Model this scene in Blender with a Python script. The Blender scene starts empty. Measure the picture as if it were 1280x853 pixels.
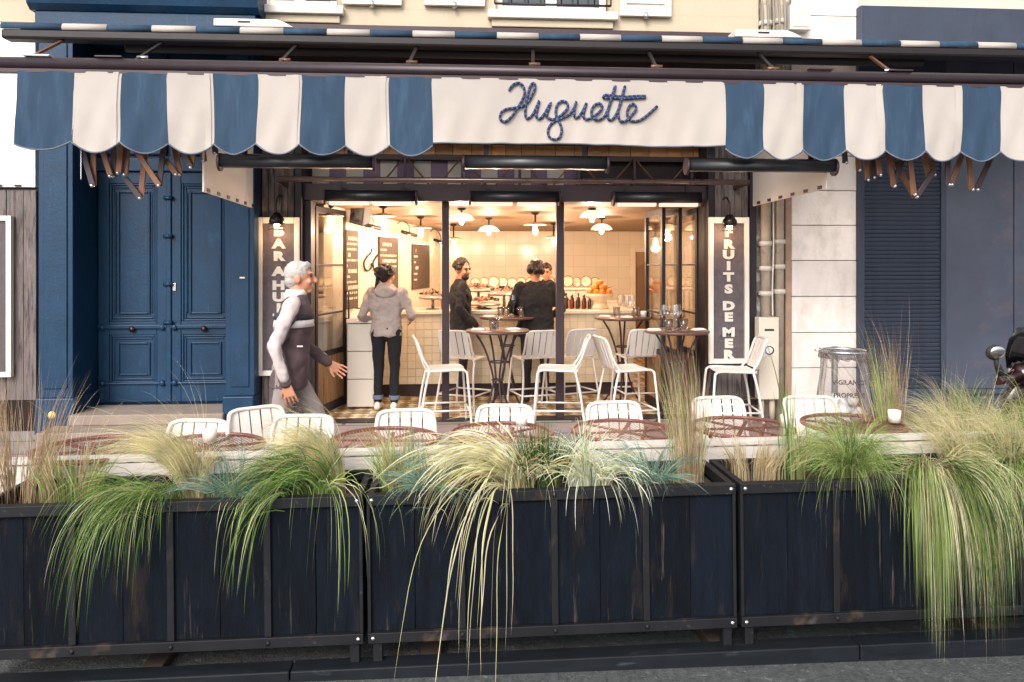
import bpy, math, random
from mathutils import Vector, Matrix, Euler
R = math.radians
rnd = random.Random(11)
sc = bpy.context.scene
col = sc.collection

# ---------------------------------------------------------------- camera, sky, sun, exposure
F, HZ, CZ, TH = 960.0, 328.0, 1.68, R(3.9)        # focal length and horizon in photo pixels, eye height, yaw
cd = bpy.data.cameras.new('camera'); cam = bpy.data.objects.new('camera', cd); col.objects.link(cam)
cd.sensor_width = 36; cd.lens = 36 * F / 1280; cd.shift_y = -(426.5 - HZ) / 1280
cd.clip_start = 0.05; cd.clip_end = 500
cam.location = (0, 0, CZ); cam.rotation_euler = (R(90), 0, -TH)
sc.camera = cam

SUN_EL, SUN_AZ = R(38), R(205)                      # azimuth clockwise from +Y: behind the camera
w = bpy.data.worlds.new('World'); sc.world = w; w.use_nodes = True
wn, wl = w.node_tree.nodes, w.node_tree.links
sky = wn.new('ShaderNodeTexSky'); sky.sky_type = 'NISHITA'; sky.sun_disc = False
sky.sun_elevation = SUN_EL; sky.sun_rotation = SUN_AZ; sky.dust_density = 4.0; sky.ozone_density = 0.6; sky.air_density = 1.0
hs = wn.new('ShaderNodeHueSaturation'); hs.inputs['Saturation'].default_value = 0.15
wl.new(sky.outputs[0], hs.inputs['Color']); wl.new(hs.outputs[0], wn['Background'].inputs['Color'])
wn['Background'].inputs['Strength'].default_value = 0.15
sd = bpy.data.lights.new('sun', 'SUN'); sun = bpy.data.objects.new('sun', sd); col.objects.link(sun)
sd.energy = 0.9; sd.angle = R(28); sd.color = (1.0, 0.90, 0.80)
dv = Vector((math.sin(SUN_AZ) * math.cos(SUN_EL), math.cos(SUN_AZ) * math.cos(SUN_EL), math.sin(SUN_EL)))
sun.rotation_euler = dv.to_track_quat('Z', 'Y').to_euler(); sun.location = (-3, -8, 12)
sc.view_settings.view_transform = 'Standard'; sc.view_settings.look = 'None'
sc.view_settings.gamma = 1.0; sc.view_settings.exposure = 0.92
sc.render.engine = 'CYCLES'; sc.cycles.use_denoising = True
sc.cycles.max_bounces = 8; sc.cycles.transparent_max_bounces = 24; sc.cycles.caustics_reflective = False; sc.cycles.caustics_refractive = False
sc.cycles.sample_clamp_indirect = 6

# ---------------------------------------------------------------- pixel helpers (a pixel gives a direction; the depth comes from what the thing stands on)
ct, st = math.cos(TH), math.sin(TH)
def at(px, py, Y):                                  # point on the plane Y = const (parallel to the facades)
    u = (px - 640) / F; t = Y / (ct - u * st)
    return Vector((t * (st + u * ct), Y, CZ + (HZ - py) / F * t))
def fx(px, Y): return at(px, HZ, Y).x
def fz(py, Y, px=640): return at(px, py, Y).z
def pt(px, py, t):                                  # point at view depth t
    u = (px - 640) / F
    return Vector((t * (st + u * ct), t * (ct - u * st), CZ + (HZ - py) / F * t))
def ground(px, py, z=0.0):                          # point on the level plane z
    return pt(px, py, (CZ - z) * F / (py - HZ))

# ---------------------------------------------------------------- materials
def C(h, k=1.0):
    h = h.lstrip('#'); o = []
    for i in (0, 2, 4):
        c = int(h[i:i+2], 16) / 255
        o.append((c / 12.92 if c <= .04045 else ((c + .055) / 1.055) ** 2.4) * k)
    return tuple(o) + (1.0,)
MATS = {}
def mat(name, c, rough=.6, var=.12, scale=6, c2=None, c2amt=.5, bump=0.0, bscale=80, metal=0, stretch=None, spec=.5, rand=0.0, coat=0, rvar=.12):
    if name in MATS: return MATS[name]
    m = bpy.data.materials.new(name); m.use_nodes = True; N, L = m.node_tree.nodes, m.node_tree.links
    b = N['Principled BSDF']; b.inputs['Metallic'].default_value = metal; b.inputs['Specular IOR Level'].default_value = spec
    if coat: b.inputs['Coat Weight'].default_value = coat; b.inputs['Coat Roughness'].default_value = .15
    tc = N.new('ShaderNodeTexCoord'); mp = N.new('ShaderNodeMapping'); L.new(tc.outputs['Object'], mp.inputs[0])
    if stretch: mp.inputs['Scale'].default_value = stretch
    no = N.new('ShaderNodeTexNoise'); no.inputs['Scale'].default_value = scale; no.inputs['Detail'].default_value = 6; no.inputs['Roughness'].default_value = .65
    L.new(mp.outputs[0], no.inputs['Vector'])
    rp = N.new('ShaderNodeValToRGB'); rp.color_ramp.elements[0].position = .3; rp.color_ramp.elements[1].position = .7
    cc = Vector(c[:3])
    rp.color_ramp.elements[0].color = tuple(cc * (1 - var)) + (1,); rp.color_ramp.elements[1].color = tuple(min(1, v * (1 + var)) for v in cc) + (1,)
    L.new(no.outputs['Fac'], rp.inputs[0]); out = rp.outputs[0]
    if c2:
        n2 = N.new('ShaderNodeTexNoise'); n2.inputs['Scale'].default_value = scale * .55; n2.inputs['Detail'].default_value = 8; n2.inputs['Roughness'].default_value = .7
        L.new(mp.outputs[0], n2.inputs['Vector'])
        r2 = N.new('ShaderNodeValToRGB'); r2.color_ramp.elements[0].position = 1 - c2amt; r2.color_ramp.elements[1].position = min(1, 1.12 - c2amt)
        L.new(n2.outputs['Fac'], r2.inputs[0])
        mx = N.new('ShaderNodeMix'); mx.data_type = 'RGBA'; L.new(r2.outputs[0], mx.inputs['Factor']); L.new(out, mx.inputs[6]); mx.inputs[7].default_value = c2; out = mx.outputs[2]
    if rand:
        oi = N.new('ShaderNodeObjectInfo'); h = N.new('ShaderNodeHueSaturation'); ma = N.new('ShaderNodeMath'); ma.operation = 'MULTIPLY_ADD'
        ma.inputs[1].default_value = rand * 2; ma.inputs[2].default_value = 1 - rand
        L.new(oi.outputs['Random'], ma.inputs[0]); L.new(ma.outputs[0], h.inputs['Value']); L.new(out, h.inputs['Color']); out = h.outputs[0]
    L.new(out, b.inputs['Base Color'])
    mr = N.new('ShaderNodeMapRange'); mr.inputs[3].default_value = max(.02, rough - rvar); mr.inputs[4].default_value = min(1, rough + rvar); L.new(no.outputs['Fac'], mr.inputs[0]); L.new(mr.outputs[0], b.inputs['Roughness'])
    if bump:
        nb = N.new('ShaderNodeTexNoise'); nb.inputs['Scale'].default_value = bscale; nb.inputs['Detail'].default_value = 4; L.new(mp.outputs[0], nb.inputs['Vector'])
        bp = N.new('ShaderNodeBump'); bp.inputs['Strength'].default_value = bump; bp.inputs['Distance'].default_value = .01
        L.new(nb.outputs['Fac'], bp.inputs['Height']); L.new(bp.outputs[0], b.inputs['Normal'])
    MATS[name] = m; return m
def emis(name, c, s):
    if name in MATS: return MATS[name]
    m = bpy.data.materials.new(name); m.use_nodes = True; b = m.node_tree.nodes['Principled BSDF']
    b.inputs['Base Color'].default_value = c; b.inputs['Emission Color'].default_value = c; b.inputs['Emission Strength'].default_value = s
    MATS[name] = m; return m
def glass(name, c=(1, 1, 1, 1), rough=.02, thin=True, alpha=.12):
    if name in MATS: return MATS[name]
    m = bpy.data.materials.new(name); m.use_nodes = True; N, L = m.node_tree.nodes, m.node_tree.links
    N.remove(N['Principled BSDF']); o = N['Material Output']
    t = N.new('ShaderNodeBsdfTransparent'); t.inputs[0].default_value = c; g = N.new('ShaderNodeBsdfGlossy'); g.inputs['Roughness'].default_value = rough
    fr = N.new('ShaderNodeLayerWeight'); fr.inputs['Blend'].default_value = .25
    ma = N.new('ShaderNodeMath'); ma.operation = 'MULTIPLY_ADD'; ma.inputs[1].default_value = .6; ma.inputs[2].default_value = alpha; ma.use_clamp = True
    L.new(fr.outputs['Fresnel'], ma.inputs[0]); mx = N.new('ShaderNodeMixShader')
    L.new(ma.outputs[0], mx.inputs[0]); L.new(t.outputs[0], mx.inputs[1]); L.new(g.outputs[0], mx.inputs[2]); L.new(mx.outputs[0], o.inputs['Surface'])
    MATS[name] = m; return m
def leafmat(name, c, tr=.45):
    if name in MATS: return MATS[name]
    m = bpy.data.materials.new(name); m.use_nodes = True; N, L = m.node_tree.nodes, m.node_tree.links
    b = N['Principled BSDF']; o = N['Material Output']; b.inputs['Roughness'].default_value = .55; b.inputs['Specular IOR Level'].default_value = .35
    tc = N.new('ShaderNodeTexCoord'); no = N.new('ShaderNodeTexNoise'); no.inputs['Scale'].default_value = 9; L.new(tc.outputs['Object'], no.inputs['Vector'])
    rp = N.new('ShaderNodeValToRGB'); cc = Vector(c[:3]); rp.color_ramp.elements[0].position = .3; rp.color_ramp.elements[1].position = .72
    rp.color_ramp.elements[0].color = tuple(cc * .7) + (1,); rp.color_ramp.elements[1].color = tuple(cc * 1.25) + (1,)
    L.new(no.outputs['Fac'], rp.inputs[0]); L.new(rp.outputs[0], b.inputs['Base Color'])
    t = N.new('ShaderNodeBsdfTranslucent'); L.new(rp.outputs[0], t.inputs[0]); mx = N.new('ShaderNodeMixShader'); mx.inputs[0].default_value = tr
    L.new(b.outputs[0], mx.inputs[1]); L.new(t.outputs[0], mx.inputs[2]); L.new(mx.outputs[0], o.inputs['Surface'])
    MATS[name] = m; return m

# ---------------------------------------------------------------- mesh helpers
class MB:
    def __init__(s): s.v = []; s.f = []; s.mi = []; s.cur = 0; s.sm = []; s.smooth = False
    def face(s, idx): s.f.append(idx); s.mi.append(s.cur); s.sm.append(s.smooth)
    def box(s, a, b, M=None):
        x0, x1 = sorted((a[0], b[0])); y0, y1 = sorted((a[1], b[1])); z0, z1 = sorted((a[2], b[2]))
        k = len(s.v); vs = [Vector((x, y, z)) for z in (z0, z1) for y in (y0, y1) for x in (x0, x1)]
        s.v += [(M @ v) if M else v for v in vs]; sm = s.smooth; s.smooth = False
        for q in ((0, 2, 3, 1), (4, 5, 7, 6), (0, 1, 5, 4), (2, 6, 7, 3), (0, 4, 6, 2), (1, 3, 7, 5)): s.face([k + i for i in q])
        s.smooth = sm; return s
    def bar(s, p0, p1, w, h, up=(0, 0, 1)):          # rectangular bar between two points
        p0, p1 = Vector(p0), Vector(p1); d = p1 - p0; L_ = d.length; d.normalize(); u = Vector(up)
        if abs(d.dot(u)) > .98: u = Vector((0, 1, 0))
        x = d.cross(u).normalized(); u = x.cross(d)
        M = Matrix.Translation(p0) @ Matrix((x, d, u)).transposed().to_4x4()
        return s.box((-w/2, 0, -h/2), (w/2, L_, h/2), M)
    def ring(s, c, x, y, n):
        k = len(s.v)
        for i in range(n):
            a = 2 * math.pi * i / n; s.v.append(c + x * math.cos(a) + y * math.sin(a))
        return k
    def tube(s, pts, r, n=8, cap=True, rs=None, closed=False):
        pts = [Vector(p) for p in pts]; sm = s.smooth; s.smooth = True; ks = []; up = None; m = len(pts)
        for i, p in enumerate(pts):
            d = (pts[(i+1) % m] - pts[i-1]) if (closed or 0 < i < m-1) else (pts[min(i+1, m-1)] - pts[max(i-1, 0)])
            if d.length < 1e-9: d = Vector((0, 0, 1))
            d.normalize()
            if up is None: up = Vector((0, 0, 1)) if abs(d.z) < .9 else Vector((1, 0, 0))
            x = d.cross(up)
            if x.length < 1e-6: x = d.cross(Vector((.3, .5, .8)))
            x.normalize(); y = d.cross(x).normalized(); up = -y if (-y).dot(up) > 0 else y
            rr = rs[i] if rs else r; ks.append(s.ring(p, x * rr, y * rr, n))
        for a, b in list(zip(ks, ks[1:])) + ([(ks[-1], ks[0])] if closed else []):
            for i in range(n): s.face([a + i, a + (i+1) % n, b + (i+1) % n, b + i])
        s.smooth = False
        if cap and not closed: s.face([ks[0] + i for i in range(n)][::-1]); s.face([ks[-1] + i for i in range(n)])
        s.smooth = sm; return s
    def cyl(s, p0, p1, r0, r1=None, n=12): return s.tube([p0, p1], r0, n, True, [r0, r0 if r1 is None else r1])
    def lathe(s, prof, c=(0, 0, 0), n=20, M=None, wob=0, lobes=0):   # prof: (radius, z)
        c = Vector(c); ks = []; sm = s.smooth; s.smooth = True
        for r, z in prof:
            k = len(s.v); ks.append(k)
            for i in range(n):
                a = 2 * math.pi * i / n; rr = max(r, 1e-4) * (1 + (wob * math.cos(lobes * a) if lobes else 0)); p = Vector((rr * math.cos(a), rr * math.sin(a), z)); s.v.append((M @ p if M else p) + c)
        for a, b in zip(ks, ks[1:]):
            for i in range(n): s.face([a + i, a + (i+1) % n, b + (i+1) % n, b + i])
        s.smooth = sm; return s
    def ell(s, c, r, n=14, m=9, M=None):
        pr = [(math.sin(math.pi * j / m), -math.cos(math.pi * j / m)) for j in range(m + 1)]
        S = Matrix.Diagonal((r[0], r[1], r[2])).to_4x4(); return s.lathe(pr, c, n, (M @ S) if M else S)
    def caps(s, p0, p1, r0, r1=None, n=12):          # round-ended limb
        r1 = r0 if r1 is None else r1; p0, p1 = Vector(p0), Vector(p1); d = (p1 - p0); l = d.length; d.normalize()
        pts, rs = [], []
        for a in (-85, -60, -30, 0): pts.append(p0 + d * r0 * math.sin(R(a))); rs.append(r0 * math.cos(R(a)))
        for a in (0, 30, 60, 85): pts.append(p1 + d * r1 * math.sin(R(a))); rs.append(r1 * math.cos(R(a)))
        return s.tube(pts, 0, n, True, rs)
    def loft(s, rings, n=18):                        # rings: (center, rx vector, ry vector)
        ks = [s.ring(Vector(c), Vector(x), Vector(y), n) for c, x, y in rings]; sm = s.smooth; s.smooth = True
        for a, b in zip(ks, ks[1:]):
            for i in range(n): s.face([a + i, a + (i+1) % n, b + (i+1) % n, b + i])
        s.face([ks[0] + i for i in range(n)][::-1]); s.face([ks[-1] + i for i in range(n)]); s.smooth = sm; return s
    def poly(s, pts, d):                             # flat outline extruded by vector d
        k = len(s.v); n = len(pts); d = Vector(d); s.v += [Vector(p) for p in pts] + [Vector(p) + d for p in pts]
        s.face([k + i for i in range(n)][::-1]); s.face([k + n + i for i in range(n)])
        for i in range(n): s.face([k + i, k + (i+1) % n, k + n + (i+1) % n, k + n + i])
        return s
    def grid(s, P, nu, nv):                          # P[j][i] sheet
        k = len(s.v)
        for row in P: s.v += [Vector(p) for p in row]
        for j in range(nv - 1):
            for i in range(nu - 1): a = k + j * nu + i; s.face([a, a + 1, a + nu + 1, a + nu])
        return s
    def build(s, name, mats, parent=None, bevel=0, world=True, solid=0):
        me = bpy.data.meshes.new(name); off = parent.location if (parent and world) else Vector((0, 0, 0))
        me.from_pydata([tuple(Vector(v) - off) for v in s.v], [], s.f)
        for m in (mats if isinstance(mats, (list, tuple)) else [mats]): me.materials.append(m)
        me.polygons.foreach_set('material_index', s.mi); me.polygons.foreach_set('use_smooth', s.sm); me.update()
        o = bpy.data.objects.new(name, me); col.objects.link(o)
        if parent: o.parent = parent
        if solid: md = o.modifiers.new('s', 'SOLIDIFY'); md.thickness = solid; md.offset = 0
        if bevel: md = o.modifiers.new('b', 'BEVEL'); md.width = bevel; md.segments = 2; md.limit_method = 'ANGLE'; md.angle_limit = R(40)
        return o
def tag(o, label=None, cat=None, group=None, kind=None):
    if label: o['label'] = label
    if cat: o['category'] = cat
    if group: o['group'] = group
    if kind: o['kind'] = kind
    return o
def thing(name, label, cat, loc=(0, 0, 0), rz=0, group=None):
    o = bpy.data.objects.new(name, None); col.objects.link(o); o.location = loc; o.rotation_euler = (0, 0, rz); o.empty_display_size = .1
    return tag(o, label, cat, group)
def bx(name, a, b, m, parent=None, bevel=0, world=True): return MB().box(a, b).build(name, m, parent, bevel, world)
def copy_tree(o, parent=None):
    c = o.copy(); col.objects.link(c); c.parent = parent
    for ch in list(o.children): copy_tree(ch, c)
    return c
def place(proto, used, loc, rz, label, group=None, scale=1):
    o = proto if not used else copy_tree(proto); used.append(1)
    o.location = loc; o.rotation_euler = (0, 0, rz); o.scale = (scale,) * 3; o['label'] = label
    if group: o['group'] = group
    return o
def text(name, s, size, loc, m, parent=None, rot=(math.pi/2, 0, 0), ext=.002, bold=.0, sx=1.0, world=True):
    cu = bpy.data.curves.new(name, 'FONT'); cu.body = s; cu.size = size; cu.align_x = 'CENTER'; cu.align_y = 'CENTER'; cu.extrude = ext; cu.offset = bold; cu.resolution_u = 3
    tmp = bpy.data.objects.new('tmp', cu); col.objects.link(tmp); dg = bpy.context.evaluated_depsgraph_get(); me = bpy.data.meshes.new_from_object(tmp.evaluated_get(dg))
    bpy.data.objects.remove(tmp); me.name = name; me.materials.clear(); me.materials.append(m)
    o = bpy.data.objects.new(name, me); col.objects.link(o); o.rotation_euler = rot; o.scale = (sx, 1, 1)
    o.location = Vector(loc) - (parent.location if (parent and world) else Vector((0, 0, 0)))
    if parent: o.parent = parent
    return o
def catmull(P, sub=6):
    P = [Vector(p) for p in P]; o = []
    for i in range(len(P) - 1):
        a, b, c, d = P[max(i-1, 0)], P[i], P[i+1], P[min(i+2, len(P)-1)]
        for k in range(sub):
            t = k / sub; o.append(.5 * ((2*b) + (c - a)*t + (2*a - 5*b + 4*c - d)*t*t + (-a + 3*b - 3*c + d)*t**3))
    return o + [P[-1]]

# palette
M_blue = mat('blue_door_paint', C('123450'), .45, .2, 3, bump=.2, bscale=40, spec=.3, c2=C('284f68'), c2amt=.36)
M_blue2 = mat('grey_blue_paint', C('383f4e'), .5, .16, 2.5, bump=.12, spec=.3, c2=C('494c5a'), c2amt=.4)
M_black = mat('black_steel', C('2a2227'), .5, .2, 8, metal=.3, c2=C('4a3a3a'), c2amt=.36)
M_frame = mat('dark_brown_steel', C('3b2c31'), .5, .15, 8, metal=.2)
M_heat = mat('heater_black', C('17171d'), .38, .15, 10)
M_wood = mat('weathered_grey_wood', C('6f6462'), .8, .3, 5, stretch=(9, 9, .8), c2=C('3d3432'), c2amt=.5, bump=.3, bscale=30, rand=.18)
M_white = mat('white_paint', C('ddd5cc'), .5, .05, 5, rand=.03)
M_cream = mat('cream_stucco', C('bcae97'), .85, .05, 1.5, bump=.25, bscale=60, c2=C('aa9b82'), c2amt=.42)
M_stone = mat('pale_stone', C('f0e4dc'), .8, .06, 3, bump=.4, bscale=30, c2=C('dacabd'), c2amt=.42, rand=.11)
M_brown = mat('bronze_arm', C('75503a'), .45, .2, 12, metal=.4, rand=.2)
M_dark = mat('near_black_beam', C('1c1518'), .5, .2, 10, metal=.2)
M_cheek = mat('thin_white_cloth', C('f2eae2'), .9, .03, 3)
M_chrome = mat('bright_steel', C('cfcfd2'), .2, .05, 10, metal=1)
M_offw = mat('off_white_fabric', C('cbc2bb'), .9, .03, 3, bump=.08, bscale=300)
M_bluef = mat('blue_awning_fabric', C('2b435b'), .85, .10, 4, stretch=(14, 14, 1), bump=.12, bscale=90)
M_tubew = mat('white_powder_coat', C('d8d0c9'), .35, .04, 8)

def translucent(m, f):
    N, L = m.node_tree.nodes, m.node_tree.links; b = N['Principled BSDF']; o = N['Material Output']
    t = N.new('ShaderNodeBsdfTranslucent'); L.new(b.inputs['Base Color'].links[0].from_socket, t.inputs[0]); mx = N.new('ShaderNodeMixShader'); mx.inputs[0].default_value = f
    L.new(b.outputs[0], mx.inputs[1]); L.new(t.outputs[0], mx.inputs[2]); L.new(mx.outputs[0], o.inputs['Surface'])
translucent(M_offw, .35); translucent(M_bluef, .2)
translucent(M_cheek, .5)

def wear(m, c, scale, lo, hi, amt=.8, stretch=None, det=10):
    """chips, stains and scuffs that belong to the surface"""
    N, L = m.node_tree.nodes, m.node_tree.links; b = N['Principled BSDF']; src = b.inputs['Base Color'].links[0].from_socket
    tc = N.new('ShaderNodeTexCoord'); mp = N.new('ShaderNodeMapping'); L.new(tc.outputs['Object'], mp.inputs[0])
    if stretch: mp.inputs['Scale'].default_value = stretch
    no = N.new('ShaderNodeTexNoise'); no.inputs['Scale'].default_value = scale; no.inputs['Detail'].default_value = det; no.inputs['Roughness'].default_value = .7; L.new(mp.outputs[0], no.inputs[0])
    rp = N.new('ShaderNodeMapRange'); rp.inputs[1].default_value = lo; rp.inputs[2].default_value = hi; rp.clamp = True; L.new(no.outputs['Fac'], rp.inputs[0])
    fa = N.new('ShaderNodeMath'); fa.operation = 'MULTIPLY'; fa.inputs[1].default_value = amt; L.new(rp.outputs[0], fa.inputs[0])
    mx = N.new('ShaderNodeMix'); mx.data_type = 'RGBA'; L.new(fa.outputs[0], mx.inputs['Factor']); L.new(src, mx.inputs[6]); mx.inputs[7].default_value = c; L.new(mx.outputs[2], b.inputs['Base Color'])
wear(M_blue, C('7d8790'), 14, .68, .74, .5); wear(M_blue, C('0a2236'), 2.5, .52, .75, .55, (3, 3, .6)); wear(M_blue, C('3d5a70'), 5, .58, .72, .4, (6, 6, .7))
wear(M_blue2, C('2c3140'), 2.5, .5, .75, .5, (3, 3, .5)); wear(M_blue2, C('868892'), 22, .70, .74, .4)
wear(M_stone, C('a8988a'), 3, .47, .74, .55, (1, 1, .6)); wear(M_stone, C('7e7268'), 1.6, .58, .8, .4, (3, 3, .4)); wear(M_stone, C('8b7c70'), 26, .66, .74, .5)
wear(M_cream, C('8f8270'), 2.2, .55, .8, .4, (2, 2, .5))
wear(M_offw, C('a59a8e'), 2.4, .55, .8, .35, (1.5, 1.5, .8)); wear(M_bluef, C('4f6a85'), 3, .5, .75, .5, (4, 4, .6)); wear(M_bluef, C('24384c'), 2, .55, .75, .4)
wear(M_tubew, C('8a7d72'), 20, .66, .74, .5)
wear(M_wood, C('a39a94'), 6, .55, .7, .5, (9, 9, .8))
# ================================================================ ground
def paving_mat(name, c, bw, bh, mortar, off=.5, rough=.8, var=.10, ms=.02):
    m = bpy.data.materials.new(name); m.use_nodes = True; N, L = m.node_tree.nodes, m.node_tree.links; b = N['Principled BSDF']
    tc = N.new('ShaderNodeTexCoord'); br = N.new('ShaderNodeTexBrick'); L.new(tc.outputs['Object'], br.inputs[0]); br.offset = off
    cc = Vector(c[:3]); br.inputs['Color1'].default_value = tuple(cc * (1 - var)) + (1,); br.inputs['Color2'].default_value = tuple(cc * (1 + var)) + (1,); br.inputs['Mortar'].default_value = mortar
    br.inputs['Scale'].default_value = 1; br.inputs['Brick Width'].default_value = bw; br.inputs['Row Height'].default_value = bh; br.inputs['Mortar Size'].default_value = ms
    no = N.new('ShaderNodeTexNoise'); no.inputs['Scale'].default_value = 9; no.inputs['Detail'].default_value = 8; L.new(tc.outputs['Object'], no.inputs[0])
    mx = N.new('ShaderNodeMix'); mx.data_type = 'RGBA'; mx.blend_type = 'OVERLAY'; mx.inputs['Factor'].default_value = .45; L.new(br.outputs['Color'], mx.inputs[6]); L.new(no.outputs['Color'], mx.inputs[7])
    L.new(mx.outputs[2], b.inputs['Base Color']); b.inputs['Roughness'].default_value = rough
    bp = N.new('ShaderNodeBump'); bp.inputs['Strength'].default_value = .4; bp.inputs['Distance'].default_value = .004; bp.invert = True; L.new(br.outputs['Fac'], bp.inputs['Height']); L.new(bp.outputs[0], b.inputs['Normal'])
    return m
M_asph = mat('worn_asphalt', C('46494a'), .8, .5, 45, c2=C('7c7e7d'), c2amt=.42, bump=1.0, bscale=90)
M_pave = paving_mat('pavement_slabs', C('8d8583'), .8, .5, C('5a5555'))
ROAD = -0.10
o = MB().grid([[(-60, -40, ROAD), (60, -40, ROAD)], [(-60, 3.9, ROAD), (60, 3.9, ROAD)]], 2, 2).build('road', M_asph); tag(o, kind='structure')
o = bx('pavement', (-40, 4.05, -.3), (40, 8.3, 0), M_pave); tag(o, kind='structure')
kerb = bx('kerb', (-40, 3.9, -.3), (40, 4.046, .004), M_stone, bevel=.01); tag(kerb, kind='structure')

# ================================================================ inside the bistro
def tile_floor_mat():
    m = bpy.data.materials.new('cement_tile_floor'); m.use_nodes = True; N, L = m.node_tree.nodes, m.node_tree.links; b = N['Principled BSDF']
    tc = N.new('ShaderNodeTexCoord'); mp = N.new('ShaderNodeMapping'); mp.inputs['Rotation'].default_value = (0, 0, R(45)); mp.inputs['Scale'].default_value = (1, 1, 1); L.new(tc.outputs['Object'], mp.inputs[0])
    ck = N.new('ShaderNodeTexChecker'); ck.inputs['Scale'].default_value = 10; ck.inputs['Color1'].default_value = C('f0e2c0'); ck.inputs['Color2'].default_value = C('a9874f'); L.new(mp.outputs[0], ck.inputs[0])
    c2 = N.new('ShaderNodeTexChecker'); c2.inputs['Scale'].default_value = 5; c2.inputs['Color1'].default_value = C('6a5040'); c2.inputs['Color2'].default_value = (1, 1, 1, 1); L.new(tc.outputs['Object'], c2.inputs[0])
    mx = N.new('ShaderNodeMix'); mx.data_type = 'RGBA'; mx.blend_type = 'MULTIPLY'; mx.inputs['Factor'].default_value = .55; L.new(ck.outputs[0], mx.inputs[6]); L.new(c2.outputs[0], mx.inputs[7]); L.new(mx.outputs[2], b.inputs['Base Color']); b.inputs['Roughness'].default_value = .35
    return m
M_wall = mat('cream_glazed_wall', C('e8dcca'), .28, .03, 2, c2=C('d8c8ac'), c2amt=.4)
def tiled(name, c, mortar, s, rough=.18, ms=.006, plane='XZ'):
    m = bpy.data.materials.new(name); m.use_nodes = True; N, L = m.node_tree.nodes, m.node_tree.links; b = N['Principled BSDF']
    tc = N.new('ShaderNodeTexCoord'); mp = N.new('ShaderNodeMapping'); mp.inputs['Rotation'].default_value = (R(-90), 0, 0); L.new(tc.outputs['Object'], mp.inputs[0])
    br = N.new('ShaderNodeTexBrick'); br.offset = 0; L.new(mp.outputs[0], br.inputs[0]); cc = Vector(c[:3]); br.inputs['Color1'].default_value = tuple(cc * .95) + (1,); br.inputs['Color2'].default_value = tuple(cc * 1.04) + (1,); br.inputs['Mortar'].default_value = mortar
    br.inputs['Scale'].default_value = 1; br.inputs['Brick Width'].default_value = s; br.inputs['Row Height'].default_value = s; br.inputs['Mortar Size'].default_value = ms
    L.new(br.outputs['Color'], b.inputs['Base Color']); b.inputs['Roughness'].default_value = rough
    bp = N.new('ShaderNodeBump'); bp.inputs['Strength'].default_value = .3; bp.inputs['Distance'].default_value = .003; bp.invert = True; L.new(br.outputs['Fac'], bp.inputs['Height']); L.new(bp.outputs[0], b.inputs['Normal'])
    return m
M_tilew = tiled('cream_wall_tiles', C('e8dcc8'), C('d8c9b2'), .20, ms=.004)
M_ceil = mat('ceiling_paint', C('8c735a'), .6, .12, 1.2, c2=C('735c44'), c2amt=.45, stretch=(1, 3, 1))
XO0, XO1 = fx(388, 8.2), fx(882, 8.2)                # shop opening
YB = 13.4                                            # back wall
wl0, wl1 = pt(405, HZ, 8.45), pt(553, HZ, 13.5)       # the slanting side wall
o = MB().grid([[(-3.2, 8.302, .0), (4.5, 8.302, .0)], [(-3.2, 14, .0), (4.5, 14, .0)]], 2, 2).build('floor', tile_floor_mat()); tag(o, kind='structure')
o = MB().poly([(-3.2, 8.35, 2.325), (4.5, 8.35, 2.325), (4.5, YB + .3, 2.215), (-3.2, YB + .3, 2.215)], (0, 0, .12)).build('ceiling', M_ceil); tag(o, kind='structure')
nrm = Vector((-(wl1.y - wl0.y), wl1.x - wl0.x, 0)).normalized() * .15
o = MB().poly([(wl0.x, wl0.y, -.1), (wl1.x, wl1.y, -.1), (wl1.x, wl1.y, 2.5), (wl0.x, wl0.y, 2.5)], nrm).build('wall_side', M_wall); tag(o, kind='structure')
o = bx('wall_back', (-3.2, YB, -.1), (4.5, YB + .15, 2.6), M_tilew); tag(o, kind='structure')
xr = fx(905, 8.5)
o = bx('wall_opposite', (xr + .35, 8.35, -.1), (xr + .5, YB + .1, 2.6), M_wall); tag(o, kind='structure')
def wallp(px, py, off=.01):                          # point on the slanting wall
    u = (px - 640) / F; d = Vector((st + u * ct, ct - u * st)); a = Vector((wl0.x, wl0.y)); e = Vector((wl1.x - wl0.x, wl1.y - wl0.y))
    det = d.x * (-e.y) + e.x * d.y; t = (a.x * (-e.y) + e.x * a.y) / det
    q = pt(px, py, t); n = -nrm.normalized(); return q + n * off
WDIR = (wl1 - wl0).normalized(); WN = -nrm.normalized()

# ================================================================ the bistro building
rest = thing('bistro_building', 'cream upper storey with shuttered windows over a dark framed open shopfront', 'building', (0, 8.0, 0))
XW0, XW1 = fx(-700, 8.0), fx(948, 8.0)
ZF = fz(40, 8.0)                                     # foot of the cream wall
ZS = fz(15, 8.0)                                     # window sills
wins = [(fx(322, 8), fx(422, 8)), (fx(618, 8), fx(762, 8))]
mb = MB(); mb.box((XW0, 8.0, ZF), (XW1, 8.35, ZS)); e = [XW0] + [v for w_ in wins for v in w_] + [XW1]
for i in range(0, len(e), 2): mb.box((e[i], 8.0, ZS + .001), (e[i+1], 8.35, ZS + 1.9))
mb.box((XW0, 8.0, ZS + 1.901), (XW1, 8.35, ZS + 3.5)); mb.build('upper_wall', M_cream, rest)
bx('wall_core', (XW0, 8.36, 2.45), (XW1, 8.7, ZF + .02), M_frame, rest)
M_pane = mat('dark_window_pane', C('2b3338'), .08, .2, 1, spec=.8)
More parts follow.
